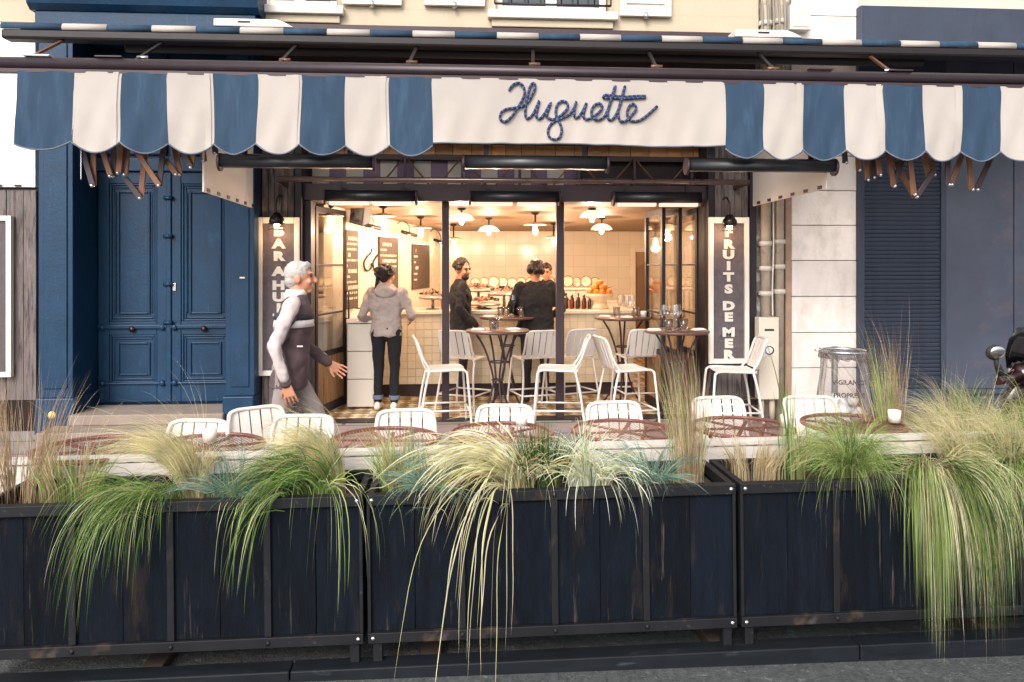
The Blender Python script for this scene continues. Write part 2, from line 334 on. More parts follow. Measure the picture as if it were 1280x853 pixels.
for a, b in wins:
    wo = MB(); wo.box((a + .02, 8.10, ZS + .02), (a + .09, 8.16, ZS + 1.88)).box((b - .09, 8.10, ZS + .02), (b - .02, 8.16, ZS + 1.88)).box(((a+b)/2 - .06, 8.10, ZS + .02), ((a+b)/2 + .06, 8.16, ZS + 1.88)).box((a + .091, 8.105, ZS + .02), (b - .091, 8.155, ZS + .10)).box((a + .091, 8.105, ZS + 1.8), (b - .091, 8.155, ZS + 1.88))
    wob = wo.build('window', M_white, rest, .006)
    for s_ in (0, 1):
        x0, x1 = ((a + .09, (a+b)/2 - .06), ((a+b)/2 + .06, b - .09))[s_]
        g = bx('pane', (x0, 8.125, ZS + .1), (x1, 8.135, ZS + 1.8), M_pane); g.parent = wob; g.location = -rest.location * 0; g.data.transform(Matrix.Translation(-rest.location))
    sl = bx('window_sill', (a - .07, 7.90, ZS - .09), (b + .07, 8.0 - .002, ZS - .005), M_white, rest, .012)
    bx('sill_moulding', (a - .03, 7.95, ZS - .17), (b + .03, 7.998, ZS - .092), M_cream, rest, .01)
    rl = MB(); rl.cyl((a, 7.93, ZS + .06), (b, 7.93, ZS + .06), .012); rl.cyl((a, 7.93, ZS + .9), (b, 7.93, ZS + .9), .012)
    for k in range(8):
        x = a + (b - a) * k / 7; rl.cyl((x, 7.93, ZS + .06), (x, 7.93, ZS + .9), .008, n=6)
    rl.build('window_railing', M_black, rest)
for a, b, y0 in ((428, 502, 10), (530, 606, 9), (775, 839, 17)):
    z0 = fz(y0, 7.95); xa, xb = fx(a, 7.95), fx(b, 7.95)
    sh = MB(); sh.box((xa, 7.955, z0), (xb, 7.985, z0 + 1.9)); sh.box((xa, 7.935, z0), (xb, 7.954, z0 + .1)); sh.box((xa, 7.935, z0 + .102), (xa + .07, 7.954, z0 + 1.9)); sh.box((xb - .07, 7.935, z0 + .102), (xb, 7.954, z0 + 1.9))
    for k in range(26):
        zz = z0 + .13 + k * .066
        sh.box((xa + .072, 7.935, zz), (xb - .072, 7.958, zz + .012), None)
    so = sh.build('shutter', M_white, rest, .004)
    la = MB(); la.cyl(((xa+xb)/2, 7.93, z0 - .03), ((xa+xb)/2, 7.93, z0 + .03), .022); la.cyl(((xa+xb)/2, 7.99, z0 - .01), ((xa+xb)/2, 7.93, z0 - .01), .012); la.build('shutter_catch', M_chrome, rest)
# fascia board under the cream wall, shopfront lintel, jambs, posts
bx('fascia_board', (fx(300, 7.9), 7.86, ZF - .10), (fx(945, 7.9), 7.998, ZF - .002), M_frame, rest, .006)
bx('fascia', (fx(318, 8), 8.02, 2.95), (fx(945, 8), 8.3, ZF - .1), M_frame, rest)
bx('lintel', (fx(376, 8.0), 8.05, fz(252, 8.05)), (fx(888, 8.0), 8.34, fz(231, 8.05)), M_frame, rest, .008)
for px0, px1 in ((552.5, 561.5), (695, 704.5)): bx('post', (fx(px0, 8.2), 8.15, .003), (fx(px1, 8.2), 8.24, fz(252, 8.05) - .001), M_frame, rest, .006)
for px0, px1 in ((383, 392), (876, 886)): bx('jamb', (fx(px0, 8.2), 8.06, .003), (fx(px1, 8.2), 8.34, fz(252, 8.05) - .001), M_black, rest, .006)
bx('threshold', (XO0, 8.10, .001), (XO1, 8.30, .012), M_black, rest)
# transom: lit boards, stripes imitating a reflection, mesh screen, cross bracing
M_lit = mat('warm_pine_board', C('c48d5d'), .6, .25, 5, stretch=(1.5, 6, 6), rand=.25)
x = fx(385, 8.3); k = 0
while x < fx(885, 8.3):
    w_ = rnd.uniform(.14, .24); bx('board', (x, 8.30 + .006 * (k % 2), 2.83), (x + w_ - .006, 8.33, 2.95), M_lit, rest, .003); x += w_; k += 1
bx('transom_rail', (fx(384, 8.2), 8.22, 2.77), (fx(884, 8.2), 8.30, 2.828), M_frame, rest, .004)
xs = fx(390, 8.3); k = 0  # valance's reflection in the transom glass, built as solid coloured strips
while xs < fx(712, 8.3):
    bx('stripe_reflection', (xs, 8.312, 2.46), (xs + .178, 8.325, 2.768), (M_cheek, mat('mauve_reflected_stripe', C('7a6880'), .8, .1))[k % 2], rest); xs += .18; k += 1
# woven wire screen on the other half of the transom
def mesh_alpha(name, c, scale, hole, rough=.5, rot=45, metal=.3):
    m = bpy.data.materials.new(name); m.use_nodes = True; N, L = m.node_tree.nodes, m.node_tree.links; b = N['Principled BSDF']; b.inputs['Base Color'].default_value = c; b.inputs['Roughness'].default_value = rough; b.inputs['Metallic'].default_value = metal
    tc = N.new('ShaderNodeTexCoord'); mp = N.new('ShaderNodeMapping'); mp.inputs['Rotation'].default_value = (0, 0, R(rot)); mp.inputs['Scale'].default_value = (scale,) * 3; L.new(tc.outputs['Object'], mp.inputs[0])
    sp = N.new('ShaderNodeSeparateXYZ'); L.new(mp.outputs[0], sp.inputs[0]); ms = []
    for ax in (0, 1):
        fr = N.new('ShaderNodeMath'); fr.operation = 'FRACT'; L.new(sp.outputs[ax], fr.inputs[0]); gt = N.new('ShaderNodeMath'); gt.operation = 'GREATER_THAN'; gt.inputs[1].default_value = hole; L.new(fr.outputs[0], gt.inputs[0]); ms.append(gt)
    mm = N.new('ShaderNodeMath'); mm.operation = 'MAXIMUM'; L.new(ms[0].outputs[0], mm.inputs[0]); L.new(ms[1].outputs[0], mm.inputs[1]); L.new(mm.outputs[0], b.inputs['Alpha'])
    return m
wm = MB()
xa, xb = fx(716, 8.3), fx(878, 8.3)
for k in range(60):
    q = xa + (xb - xa) * k / 60
    for sgn in (1, -1):
        x0, x1 = q, q + sgn * .16
        z0, z1 = 2.47, 2.765
        if x1 > xb: z1 = z0 + (z1 - z0) * (xb - x0) / (x1 - x0); x1 = xb
        if x1 < xa: z1 = z0 + (z1 - z0) * (xa - x0) / (x1 - x0); x1 = xa
        wm.bar((x0, 8.315 + .003 * sgn, z0), (x1, 8.315 + .003 * sgn, z1), .004, .004)
tag(wm.build('wire_screen', M_frame, rest), kind='stuff')
for k in range(6):
    p0 = 470 + k * 72; a, b, c_ = fx(p0, 8.1), fx(p0 + 36, 8.1), fx(p0 + 72, 8.1); z0, z1 = 2.44, 2.80
    br = MB(); br.cyl((a, 8.14, z0), (b, 8.14, z1), .010, n=6).cyl((b, 8.14, z1), (c_, 8.14, z0), .010, n=6); br.build('brace', M_brown, rest)
    bx('brace_post', (b - .014, 8.125, z0), (b + .014, 8.155, z1), M_frame, rest)
# horizontal steel pipe in front of the lintel
mb = MB(); za = fz(226, 7.6); mb.tube([(fx(346, 7.6), 7.98, za - .02), (fx(346, 7.6), 7.6, za), (fx(936, 7.6), 7.6, za), (fx(936, 7.6), 7.98, za - .02)], .028, 10); mb.build('awning_pipe', mat('brushed_pipe', C('7c6a66'), .3, .15, 9, metal=.8), rest)
# pilasters clad with weathered planks
for p0, p1 in ((318, 378), (884, 944)):
    xa, xb = fx(p0, 8.0), fx(p1, 8.0); bx('pilaster', (xa, 8.02, .0), (xb, 8.33, 2.95), M_frame, rest)
    n = 5; wd = (xb - xa - .16) / n
    for k in range(n): bx('plank', (xa + .08 + k * wd, 7.985 + rnd.uniform(0, .008), .22), (xa + .08 + (k+1) * wd - .004, 8.018, 2.93), M_wood, rest, .003)
    for s_ in (0, 1):
        e0 = xa if s_ == 0 else xb - .07; bx('edge_strip', (e0, 7.96, .0), (e0 + .07, 8.018, 2.94), M_black, rest, .004)
    bx('plinth', (xa + .072, 7.955, 0), (xb - .072, 8.018, .215), M_black, rest, .004)

# ================================================================ neighbouring plank wall with a framed notice
lw = thing('plank_wall', 'weathered vertical plank wall beside the blue portal', 'wall', (fx(-100, 8), 8.0, 0))
x = fx(-420, 8.0); xe = fx(46, 8.0)
bx('backing', (x, 8.03, 0), (xe, 8.35, 2.42), M_frame, lw)
while x < xe - .02:
    w_ = min(rnd.uniform(.16, .22), xe - x); bx('plank', (x, 7.99 + rnd.uniform(0, .01), .3), (x + w_ - .005, 8.028, 2.40), M_wood, lw, .003); x += w_
bx('plinth', (fx(-420, 8.0), 7.95, 0), (xe, 8.028, .298), mat('matte_brown_plinth', C('2e2422'), .9, .25, 8, spec=.1), lw, .004)
for k in range(8): bx('fascia_clip', (fx(-150 + k * 24, 7.96), 7.955, 2.436), (fx(-142 + k * 24, 7.96), 7.969, 2.452), M_black, lw)
bx('fascia', (fx(-420, 8.0), 7.97, 2.43), (xe, 8.3, ZF - .02), mat('pale_fascia', C('f0ebe8'), .7, .04, 2), lw)
nb = thing('notice_board', 'framed dark notice board with white frame on the plank wall', 'notice board', at(-10, 472, 7.95))
a, b = at(-45, 472, 7.95), at(15, 270, 7.95)
bx('panel', (a.x + .05, 7.955, a.z + .05), (b.x - .05, 7.985, b.z - .05), mat('dark_sign_panel', C('4d4346'), .6, .2, 12, bump=.15, c2=C('6a5a55'), c2amt=.4), nb)
fr = MB(); fr.box((a.x, 7.93, a.z), (a.x + .05, 7.985, b.z)).box((b.x - .05, 7.93, a.z), (b.x, 7.985, b.z)).box((a.x + .051, 7.932, a.z), (b.x - .051, 7.983, a.z + .05)).box((a.x + .051, 7.932, b.z - .05), (b.x - .051, 7.983, b.z)); fr.build('frame', M_white, nb, .004)

# ================================================================ blue portal with double door
YP, YD = 7.75, 8.25
xl0, xl1, xr0, xr1 = fx(48, YP), fx(91, YP), fx(282, YP), fx(318, YP)
pz = fz(52, YP)
por = thing('blue_portal', 'large blue panelled double door in a blue painted portal', 'door', ((xl0 + xr1)/2, YP, 0))
for a, b in ((xl0, xl1), (xr0, xr1)):
    bx('pilaster', (a, YP, .36), (b, 8.36, pz), M_blue, por, .006)
    bx('pilaster_base', (a - .025, YP - .03, 0), (b + .025 if a == xl0 else b - .0, 8.36, .358), M_blue, por, .012)
    mb = MB(); mb.box((a + .05, YP - .014, .45), (b - .05, YP - .001, pz - .1)); mb.build('pilaster_panel', M_blue, por, .008)
bx('entablature', (xl0 - .02, YP - .03, pz + .001), (xr1 + .02, 8.3, fz(27, YP)), M_blue, por, .01)
mb = MB(); zc = fz(27, YP) + .001
mb.poly([(xl0 - .06, YP - .04, zc), (xl0 - .06, YP - .10, zc + .05), (xl0 - .06, YP - .14, zc + .18), (xl0 - .06, YP - .20, zc + .24), (xl0 - .06, YP - .20, zc + .31), (xl0 - .06, 7.998, zc + .31), (xl0 - .06, 7.998, zc)], (xr1 - xl0 + .12, 0, 0)); mb.build('cornice', M_blue, por)
xm = (xl1 + xr0) / 2
bx('door_frame', (xl1 + .001, YD + .05, 0), (xr0 - .001, 8.36, pz), M_blue, por)
M_brass = mat('dark_bronze_knob', C('4a3630'), .35, .2, 10, metal=.8)
for s_, (a, b) in enumerate(((xl1 + .01, xm - .012), (xm + .012, xr0 - .01))):
    lf = MB(); zt = 2.62
    lf.box((a, YD, .22), (a + .11, YD + .049, zt)).box((b - .11, YD, .22), (b, YD + .049, zt))
    lf.box((a + .111, YD + .001, .22), (b - .111, YD + .049, .42)).box((a + .111, YD + .001, .92), (b - .111, YD + .049, 1.06)).box((a + .111, YD + .001, zt - .12), (b - .111, YD + .049, zt))
    leaf = lf.build('door_leaf', M_blue, por, .006)
    def sub(nm, mbx, m, bev=.004):
        o_ = mbx.build(nm, m, None, bev); o_.data.transform(Matrix.Translation(-por.location)); o_.parent = leaf; return o_
    for z0, z1 in ((.42, .92), (1.06, zt - .12)):
        sub('panel', MB().box((a + .112, YD + .03, z0 + .001), (b - .112, YD + .048, z1 - .001)), M_blue)
        mo = MB(); i0 = .112
        for d, y0 in ((0, YD + .008), (.025, YD + .018), (.075, YD + .012)):
            w_ = .022; q = i0 + d
            mo.box((a + q, y0, z0 + d + .002), (a + q + w_, YD + .03, z1 - d - .002)).box((b - q - w_, y0, z0 + d + .002), (b - q, YD + .03, z1 - d - .002))
            mo.box((a + q + w_ + .001, y0, z0 + d + .002), (b - q - w_ - .001, YD + .03, z0 + d + w_)).box((a + q + w_ + .001, y0, z1 - d - w_), (b - q - w_ - .001, YD + .03, z1 - d - .002))
        sub('moulding', mo, M_blue, .006)
        if z1 > 1.5:
            for e_ in (a + .165, b - .165):
                bd = MB(); nb_ = 46
                bd.tube([(e_, YD + .022, z0 + .09 + k * (z1 - z0 - .18) / (nb_ * 2)) for k in range(nb_ * 2 + 1)], 0, 6, True, [.011 if k % 2 else .006 for k in range(nb_ * 2 + 1)])
                sub('beading', bd, M_blue, 0)
    sub('rail_moulding', MB().box((a + .0, YD - .025, .985), (b, YD - .001, 1.03)), M_blue, .01)
    sub('rail_moulding', MB().box((a, YD - .02, .405), (b, YD - .001, .43)), M_blue, .01)
    kx = (a + b) / 2
    sub('door_knob', MB().lathe([(0, -.05), (.025, -.045), (.032, -.03), (.025, -.012), (.012, 0), (.012, .02), (.03, .025), (.03, .03)], (kx, YD, .985), 14, Matrix.Rotation(R(-90), 4, 'X')), M_brass, 0)
    for zz in (.42, 1.0):
        for xx in (a + .05, b - .05): sub('rosette', MB().ell((xx, YD - .02, zz), (.032, .02, .032), 10, 6), M_blue, 0)
bx('astragal', (xm - .028, YD - .02, .22), (xm + .028, YD + .04, 2.62), M_blue, por, .01)
for zz in (1.05, 1.45, 1.95, 2.35): MB().cyl((xm - .045, YD - .025, zz), (xm + .045, YD - .025, zz), .022, n=10).build('astragal_ring', M_blue, por)
bx('key_plate', (xm + .04, YD - .012, 1.38), (xm + .075, YD - .001, 1.46), M_chrome, por, .003)
bx('transom_bar', (xl1 + .002, YD - .04, 2.625), (xr0 - .002, YD + .045, 2.76), M_blue, por, .01)
for a, b in ((xl1 + .06, xm - .03), (xm + .03, xr0 - .06)): bx('transom_panel', (a, YD + .0, 2.80), (b, YD + .045, pz - .05), M_blue, por, .015)
bx('sticker', (xr0 + .14, YP - .017, 1.52), (xr0 + .19, YP - .015, 1.535), M_white, por)
MB().lathe([(0, 0), (.036, 0), (.036, .003), (0, .003)], at(65, 519, YP - .032), 18, Matrix.Rotation(R(90), 4, 'X')).build('round_sticker', mat('yellow_sticker', C('e0c070'), .6), por)
stp = thing('door_step', 'pale stone step in front of the blue double door', 'step', (xm, 7.9, 0))
bx('upper_step', (xl1 - .0, 7.66, .101), (xr0 + .0, 8.2, .205), mat('worn_step_stone', C('8a7c72'), .8, .15, 6, bump=.3), stp, .012)
bx('lower_step', (xl1 - .15, 7.36, .001), (xr0 + .12, 7.70, .1), MATS['worn_step_stone'], stp, .012)

# ================================================================ right of the shop: pipes, stone wall, blue-grey shop
pw = thing('stone_pier', 'pale stone pier of large coursed blocks beside the louvred shopfront', 'wall', (fx(1030, 8), 8.0, 0))
xa, xb = fx(990, 8.0), fx(1072, 8.0)
ys = [-170, -122, -75, -28, 20, 64, 108, 152, 195, 238.5, 282, 326, 371, 416, 460, 506]
zs = [fz(y, 8.0, 1030) for y in ys] + [0]
bx('backing', (xa + .01, 8.03, 0), (xb - .01, 8.4, zs[0]), mat('mortar', C('a89c90'), .9), pw)
for i in range(len(zs) - 1):
    j = rnd.uniform(-.004, .004)
    if i % 2 or True: bx('stone_block', (xa, 8.0 + j, zs[i+1] + .004), (xb, 8.029, zs[i] - .004), M_stone, pw, .007)
gp = thing('plaster_strip', 'peeling grey plaster strip behind the drainpipes', 'wall', (fx(966, 8), 8.1, 0))
bx('plaster', (fx(944, 8.0), 8.06, 0), (xa - .001, 8.4, 7.0), mat('peeling_plaster', C('8f8a86'), .9, .25, 9, c2=C('d8d0c4'), c2amt=.50, bump=.5, bscale=25), gp)
bx('wood_edge', (fx(982, 8.0), 8.0, 0), (xa - .003, 8.058, 2.5), mat('old_brown_edge', C('a58673'), .8, .2, 8), gp, .004)
M_pipe = mat('beige_pipe', C('b3a393'), .6, .2, 8, c2=C('8d7a6c'), c2amt=.45)
for p, r_, yy in ((957, .055, 7.99), (974, .05, 7.995)):
    dp = thing('drainpipe', 'beige drainpipe with collars, %s' % ('nearer the sign board' if p == 957 else 'nearer the stone pier'), 'drainpipe', (fx(p, yy), yy, 0))
    mb = MB(); mb.cyl((fx(p, yy), yy, .0), (fx(p, yy), yy, 6.5), r_, n=14); mb.build('pipe', M_pipe, dp)
    for y in (305, 336, 367, 240, 30):
        z = fz(y, yy, p) + (.02 if p == 974 else 0); mb = MB(); mb.cyl((fx(p, yy), yy, z - .025), (fx(p, yy), yy, z + .025), r_ + .014, n=14); mb.box((fx(p, yy) - .07, yy, z - .018), (fx(p, yy) + .07, 8.06, z + .018)); mb.build('collar', mat('pale_collar', C('cfc6ba'), .6, .1), dp)
cb = thing('cable_conduit', 'thin white cable running down the plaster beside the drainpipes', 'cable', (fx(966, 7.93), 7.93, 0))
mb = MB(); mb.tube(catmull([at(966, 200, 7.92), at(967, 300, 7.92), at(965.5, 360, 7.92), at(966, 395, 7.92)], 6), .008, 6); mb.build('wire', M_white, cb)
ub = thing('utility_box', 'tall beige utility meter box below the drainpipes', 'utility box', at(962, 545, 7.85))
a, b = at(949, 500, 7.80), at(974, 397, 7.80); M_ub = mat('beige_cabinet', C('d2c6b6'), .5, .05, 5)
bx('cabinet', (a.x, 7.80, a.z), (b.x, 7.93, b.z), M_ub, ub, .01)
mid = (a.x + b.x) / 2; bx('nameplate', (mid - .05, 7.796, b.z - .14), (mid + .05, 7.799, b.z - .12), M_black, ub)
MB().lathe([(0, 0), (.035, 0), (.045, .01), (.045, .02)], (mid, 7.80, b.z - .34), 16, Matrix.Rotation(R(90), 4, 'X')).build('dial', M_black, ub)
bx('dial_plate', (mid - .06, 7.797, b.z - .40), (mid + .06, 7.7995, b.z - .28), M_white, ub)
for x in (a.x + .05, b.x - .05): MB().cyl((x, 7.87, 0), (x, 7.87, a.z + .01), .03).build('feed_pipe', M_pipe, ub)
jb = thing('junction_box', 'small grey junction box high on the wall above the awning', 'box', at(998, 35, 7.9))
a, b = at(988, 37, 7.88), at(1014, 6, 7.88); bx('housing', (a.x, 7.88, a.z), (b.x, 8.058, b.z), mat('grey_box', C('c9c3ba'), .6), jb, .01)
bx('lid', (a.x + .03, 7.872, a.z + .03), (b.x - .03, 7.879, b.z - .03), M_ub, jb, .004)
mb = MB()
for k in range(5): mb.tube(catmull([(fx(948 + k * 8, 7.95), 7.93, 3.9), (fx(950 + k * 7, 7.9) + .03, 7.90, 4.3), (fx(946 + k * 8, 7.95), 7.93, 4.8), (fx(948 + k * 8, 7.95), 7.93, 5.6)], 6), .012, 6)
tag(mb.build('cable_bundle', mat('grubby_cable', C('8a8378'), .7)), 'bundle of grubby cables bunched on the wall above the awning', 'cable')

bs = thing('louvred_shopfront', 'closed blue grey shopfront with louvred shutter and flat panel door', 'shopfront', (fx(1200, 7.9), 7.9, 0))
X0, X1 = fx(1073, 7.95), fx(1700, 7.95); zt = fz(75, 7.95, 1180)
bx('backing', (X0 + .01, 8.03, 0), (X1, 8.4, zt + .2), M_blue2, bs)
bx('upper_wall', (X0 - .35, 8.041, zt + .21), (X1, 8.4, 7.5), mat('pale_upper_render', C('c6bbaf'), .85, .05, 2, bump=.2), bs)
bx('sign_fascia', (X0, 7.90, fz(75, 7.9, 1180)), (X1, 8.02, fz(9, 7.9, 1180)), M_blue2, bs, .01)
l0, l1 = fx(1081, 7.93), fx(1177, 7.93); lz0, lz1 = fz(487, 7.93, 1130), fz(150, 7.93, 1130)
bx('stile', (X0, 7.93, 0), (l0 - .001, 8.03, zt), M_blue2, bs, .006)
bx('stile', (l1 + .001, 7.935, 0), (l1 + .06, 8.03, zt), M_blue2, bs, .006)
bx('bottom_panel', (l0, 7.94, .0), (l1, 8.03, lz0 - .002), M_blue2, bs, .006)
bx('top_panel', (l0, 7.94, lz1 + .002), (l1, 8.03, zt), M_blue2, bs, .006)
n = int((lz1 - lz0) / .0445)
slat = None
for k in range(n):
    z = lz0 + (k + .5) * (lz1 - lz0) / n
    if slat is None:
        M_ = Matrix.Translation((0, 0, 0)) @ Matrix.Rotation(R(-66), 4, 'X')
        slat = MB().box((-(l1 - l0)/2 + .001, -.021, -.006), ((l1 - l0)/2 - .001, .021, .006), M_).build('slat', M_blue2, bs, .004, False); s_ = slat
    else: s_ = slat.copy(); col.objects.link(s_); s_.parent = bs
    s_.location = Vector(((l0 + l1)/2, 7.965, z)) - bs.location
p0, p1 = l1 + .062, fx(1268, 7.93)
M_blue3 = mat('glossy_grey_blue_paint', C('474b59'), .36, .18, 1.6, bump=.06, spec=.35, c2=C('62525a'), c2amt=.42)
wear(M_blue3, C('3d4a5c'), 1.3, .5, .7, .6); wear(M_blue3, C('7c5f66'), 1.1, .54, .72, .5)
bx('panel_door', (p0, 7.945, lz0), (p1, 8.03, zt), M_blue3, bs, .004)
bx('panel_door', (p1 + .012, 7.945, lz0), (X1, 8.03, zt), M_blue3, bs, .004)
bx('ledge', (p0 - .03, 7.88, lz0 - .05), (X1, 8.03, lz0 - .003), M_blue2, bs, .008)
bx('stall_riser', (p0, 7.93, 0), (X1, 8.03, lz0 - .052), M_blue2, bs, .006)
# ================================================================ awning over the terrace
YA, YU = 6.1, 6.55                                   # front bar, upper bar
aw = thing('striped_awning', 'long blue and white striped awning with scalloped valance over the shopfront', 'awning', (fx(640, YA), YA, 2.5))
ZB = fz(90.5, YA); xA0, xA1 = fx(-60, YA), fx(1500, YA)
M_bar = mat('mauve_brown_bar', C('352a2f'), .36, .12, 10, metal=.35)
mb = MB(); mb.tube([(xA0, YA, ZB), (xA1, YA, ZB)], .053, 16); mb.build('front_bar', M_bar, aw)
bx('bar_groove', (xA0, YA - .05, ZB - .072), (xA1, YA + .02, ZB - .045), M_frame, aw)
edges = [22, 93, 153, 209, 266, 322, 377, 432, 487, 540, 905, 954, 1005, 1056, 1104, 1153, 1202, 1250, 1300, 1350, 1400, 1450]
ztop = ZB - .062
def wob(x, z): return (-.045 * math.sin(x * 5.1 + z) + .022 * math.sin(x * 13 + z * 5) + .014 * math.sin(x * 29 - z * 9)) * (ztop - z) - .03 * (ztop - z) + .003 * math.sin(x * 21 + z * 16)
for i in range(len(edges) - 1):
    a, b = fx(edges[i], YA - .05), fx(edges[i+1], YA - .05); sign = (edges[i] == 540); white = sign or (i % 2 == 1 if i < 9 else i % 2 == 1)
    if i == 10: white = False
    if i > 9: white = (i - 10) % 2 == 1
    zc = fz(186, YA - .05); nu, nv = (60 if sign else 17), 12; P = []
    for j in range(nv):
        row = []
        for q in range(nu):
            s_ = q / (nu - 1); x = a + .0004 + (b - a - .0008) * s_
            if sign: zb = fz(180.5, YA - .05) + .006 * math.sin(x * 3)
            elif i == 0: zb = zc - .055 * math.sin(math.pi * min(1, s_ * 1.0)) ** .8 - .0 + .02 * s_
            else: zb = zc + .012 - .080 * math.sin(math.pi * s_) ** .9
            z = ztop + (zb - ztop) * j / (nv - 1); xx = x
            if i == 0: xx = x - .03 * (1 - s_) * (j / (nv - 1)) * 1.2
            else: xx = x + .009 * math.sin(2.4 * j / (nv - 1) + x * 3.3) * (0 if j == 0 else 1)
            row.append((xx, YA - .05 + wob(x, z), z))
        P.append(row)
    o = MB(); o.smooth = True; o.grid(P, nu, nv)
    po = o.build('sign_valance' if sign else 'valance_panel', M_offw if white else M_bluef, aw, 0, True)
    hem = MB(); hem.tube([Vector(p) + Vector((0, -.003, 0)) for p in P[-1]], .0065, 6)
    ho = hem.build('hem', mat('grey_hem', C('5d6472'), .8), aw); ho.parent = po
    if sign: sign_panel = po
    if white and not sign:                            # stitched pleat along one side of each white panel
        pl = [[tuple(Vector(r_[-4]) + Vector((0, -.006, 0))), tuple(Vector(r_[-2]) + Vector((0, -.008, 0)))] for r_ in P]
        MB().grid(pl, 2, nv).build('pleat', M_offw, aw, 0, True).parent = po
# rope lettering: Huguette
def rope(pts):
    P3 = []
    for q in pts:
        p = at(615 + q[0] / 5.818, 95 + q[1] / 5.818, YA - .05); P3.append((p.x, YA - .066 + wob(p.x, p.z), p.z))
    return catmull(P3, 7)
H1 = [(122,108),(150,70),(190,54),(222,75),(236,120),(225,165),(185,235),(140,300),(95,336),(60,318),(63,275),(100,246),(160,236),(212,226),(258,195),(292,140),(312,85),(300,57),(278,78),(262,130),(248,200),(240,270),(254,312),(290,290),(318,240),(342,184),(325,250),(320,298),(345,316),(375,285),(405,235),(424,200),(402,260),(394,295),(412,316),(450,322),(500,292),(546,240),(540,200),(505,189),(472,215),(460,260),(466,310),(486,350),(500,400),(484,456),(445,469),(410,442),(408,390),(440,345),(500,318),(560,285),(595,232),(610,188),(596,250),(597,300),(622,305),(655,260),(684,200),(666,260),(661,305),(690,322),(740,297),(782,260),(796,225),(770,207),(735,225),(717,265),(726,310),(765,327),(812,300),(850,220),(880,130),(894,74),(866,160),(836,270),(846,326),(882,310),(922,230),(950,130),(966,74),(940,160),(912,270),(926,332),(970,332),(1012,290),(1047,240),(1030,207),(1000,220),(980,265),(986,312),(1022,334),(1080,322),(1142,275),(1200,222)]
H2 = [(1118,150),(1040,150),(960,156),(880,150),(815,146),(812,166),(880,166),(960,170),(1040,163),(1118,160)]
M_r1, M_r2, M_r3 = mat('navy_rope', C('22386a'), .8, .2, 80), mat('dark_rope_band', C('17171f'), .8), mat('pale_rope_thread', C('5a688c'), .8)
for pts in (H1, H2):
    P3 = rope(pts); res = [P3[0]]; step = .0075; acc = 0
    for a, b in zip(P3, P3[1:]):
        d = (b - a).length
        while acc + d >= step and d > 1e-7:
            a = a + (b - a) * ((step - acc) / d); d = (b - a).length; res.append(a.copy()); acc = 0
        acc += d
    mb = MB(); mb.smooth = True; mb.tube(res, .0110, 6)
    for f_ in range(len(mb.f)):
        seg = f_ // 6 % 5; mb.mi[f_] = 2 if seg == 0 else (1 if seg >= 3 else 0)
    mb.build('rope_lettering', [M_r1, M_r2, M_r3], aw).parent = sign_panel
# upper bar with the striped cloth wrapped over it, canopy to the wall
zu = fz(50, YU); xu0, xu1 = fx(5, YU), fx(1500, YU)
bx('upper_beam', (xu0, YU - .05, fz(62, YU)), (xu1, YU + .09, zu), M_dark, aw, .02)
x = xu0; k = 0; sw = (fx(376, YU) - fx(322, YU)) * 1.0
while x < xu1:
    e_ = min(x + sw * (1.35 if k == 0 else 1), xu1); mb = MB(); mb.smooth = True; P = []
    for j in range(7):
        a_ = R(180 - 30 * j * 1.0) if j < 4 else 0; 
    prof = [(YU - .052, zu - .005), (YU - .056, zu + .02), (YU - .045, zu + .045), (YU - .01, zu + .058), (YU + .05, zu + .060), (YU + .6, zu + .12), (7.92, fz(47, 7.92) - .05)]
    mb.grid([[(x + .001, y, z), (e_ - .001, y, z)] for y, z in prof], 2, len(prof)); mb.build('canopy_strip', (M_bluef, M_offw)[k % 2], aw, 0, True, .004); x = e_; k += 1
zl = fz(68, 6.75)
for a, b in ((158, 1152),): MB().tube([(fx(a, 6.75), 6.75, zl), (fx(b, 6.75), 6.75, zl)], .048, 14).build('roller_tube', M_dark, aw)
MB().tube([(fx(260, 6.9), 6.9, zl + .05), (fx(1040, 6.9), 6.9, zl + .05)], .03, 10).build('square_bar', M_heat, aw)
for p in (48, 180, 357, 515, 668, 820, 965, 1110):
    xx = fx(p, YA + .12); br = MB(); br.bar((xx - .02, YA + .02, ZB + .05), (xx + .03, YU + .12, zl + .06), .028, .018); br.build('arm_bracket', M_brown if p in (48, 1110) else M_dark, aw)
    cp = MB(); cp.cyl((fx(p - 7, YA + .1), YA + .08, ZB + .085), (fx(p + 7, YA + .1), YA + .08, ZB + .085), .016, n=8); cp.build('bracket_clamp', M_chrome if p in (48, 180, 1110) else M_brown, aw)
for p0, p1, py in ((268, 368, 36), (918, 1002, 46)):
    a, b = at(p0, py, YU), at(p1, py - 7, YU); hb = MB()
    hb.poly([(a.x, YU - .03, zu + .06), (b.x, YU - .03, zu + .06), (b.x - .07, YU - .03, zu + .1), (b.x - .14, YU - .03, zu + .125), (a.x, YU - .03, zu + .125)], (0, .2, 0)); hb.build('end_cover', M_white, aw, .01)
    bx('cover_slot', (a.x + .2, YU - .034, zu + .09), (a.x + .3, YU - .031, zu + .105), M_black, aw)
for p in (30, 120, 1010, 1110): bx('bar_plate', (fx(p, YA) - .0, YA - .03, ZB + .058), (fx(p, YA) + .2, YA + .03, ZB + .070), M_white if p in (30,) else M_frame, aw, .003)
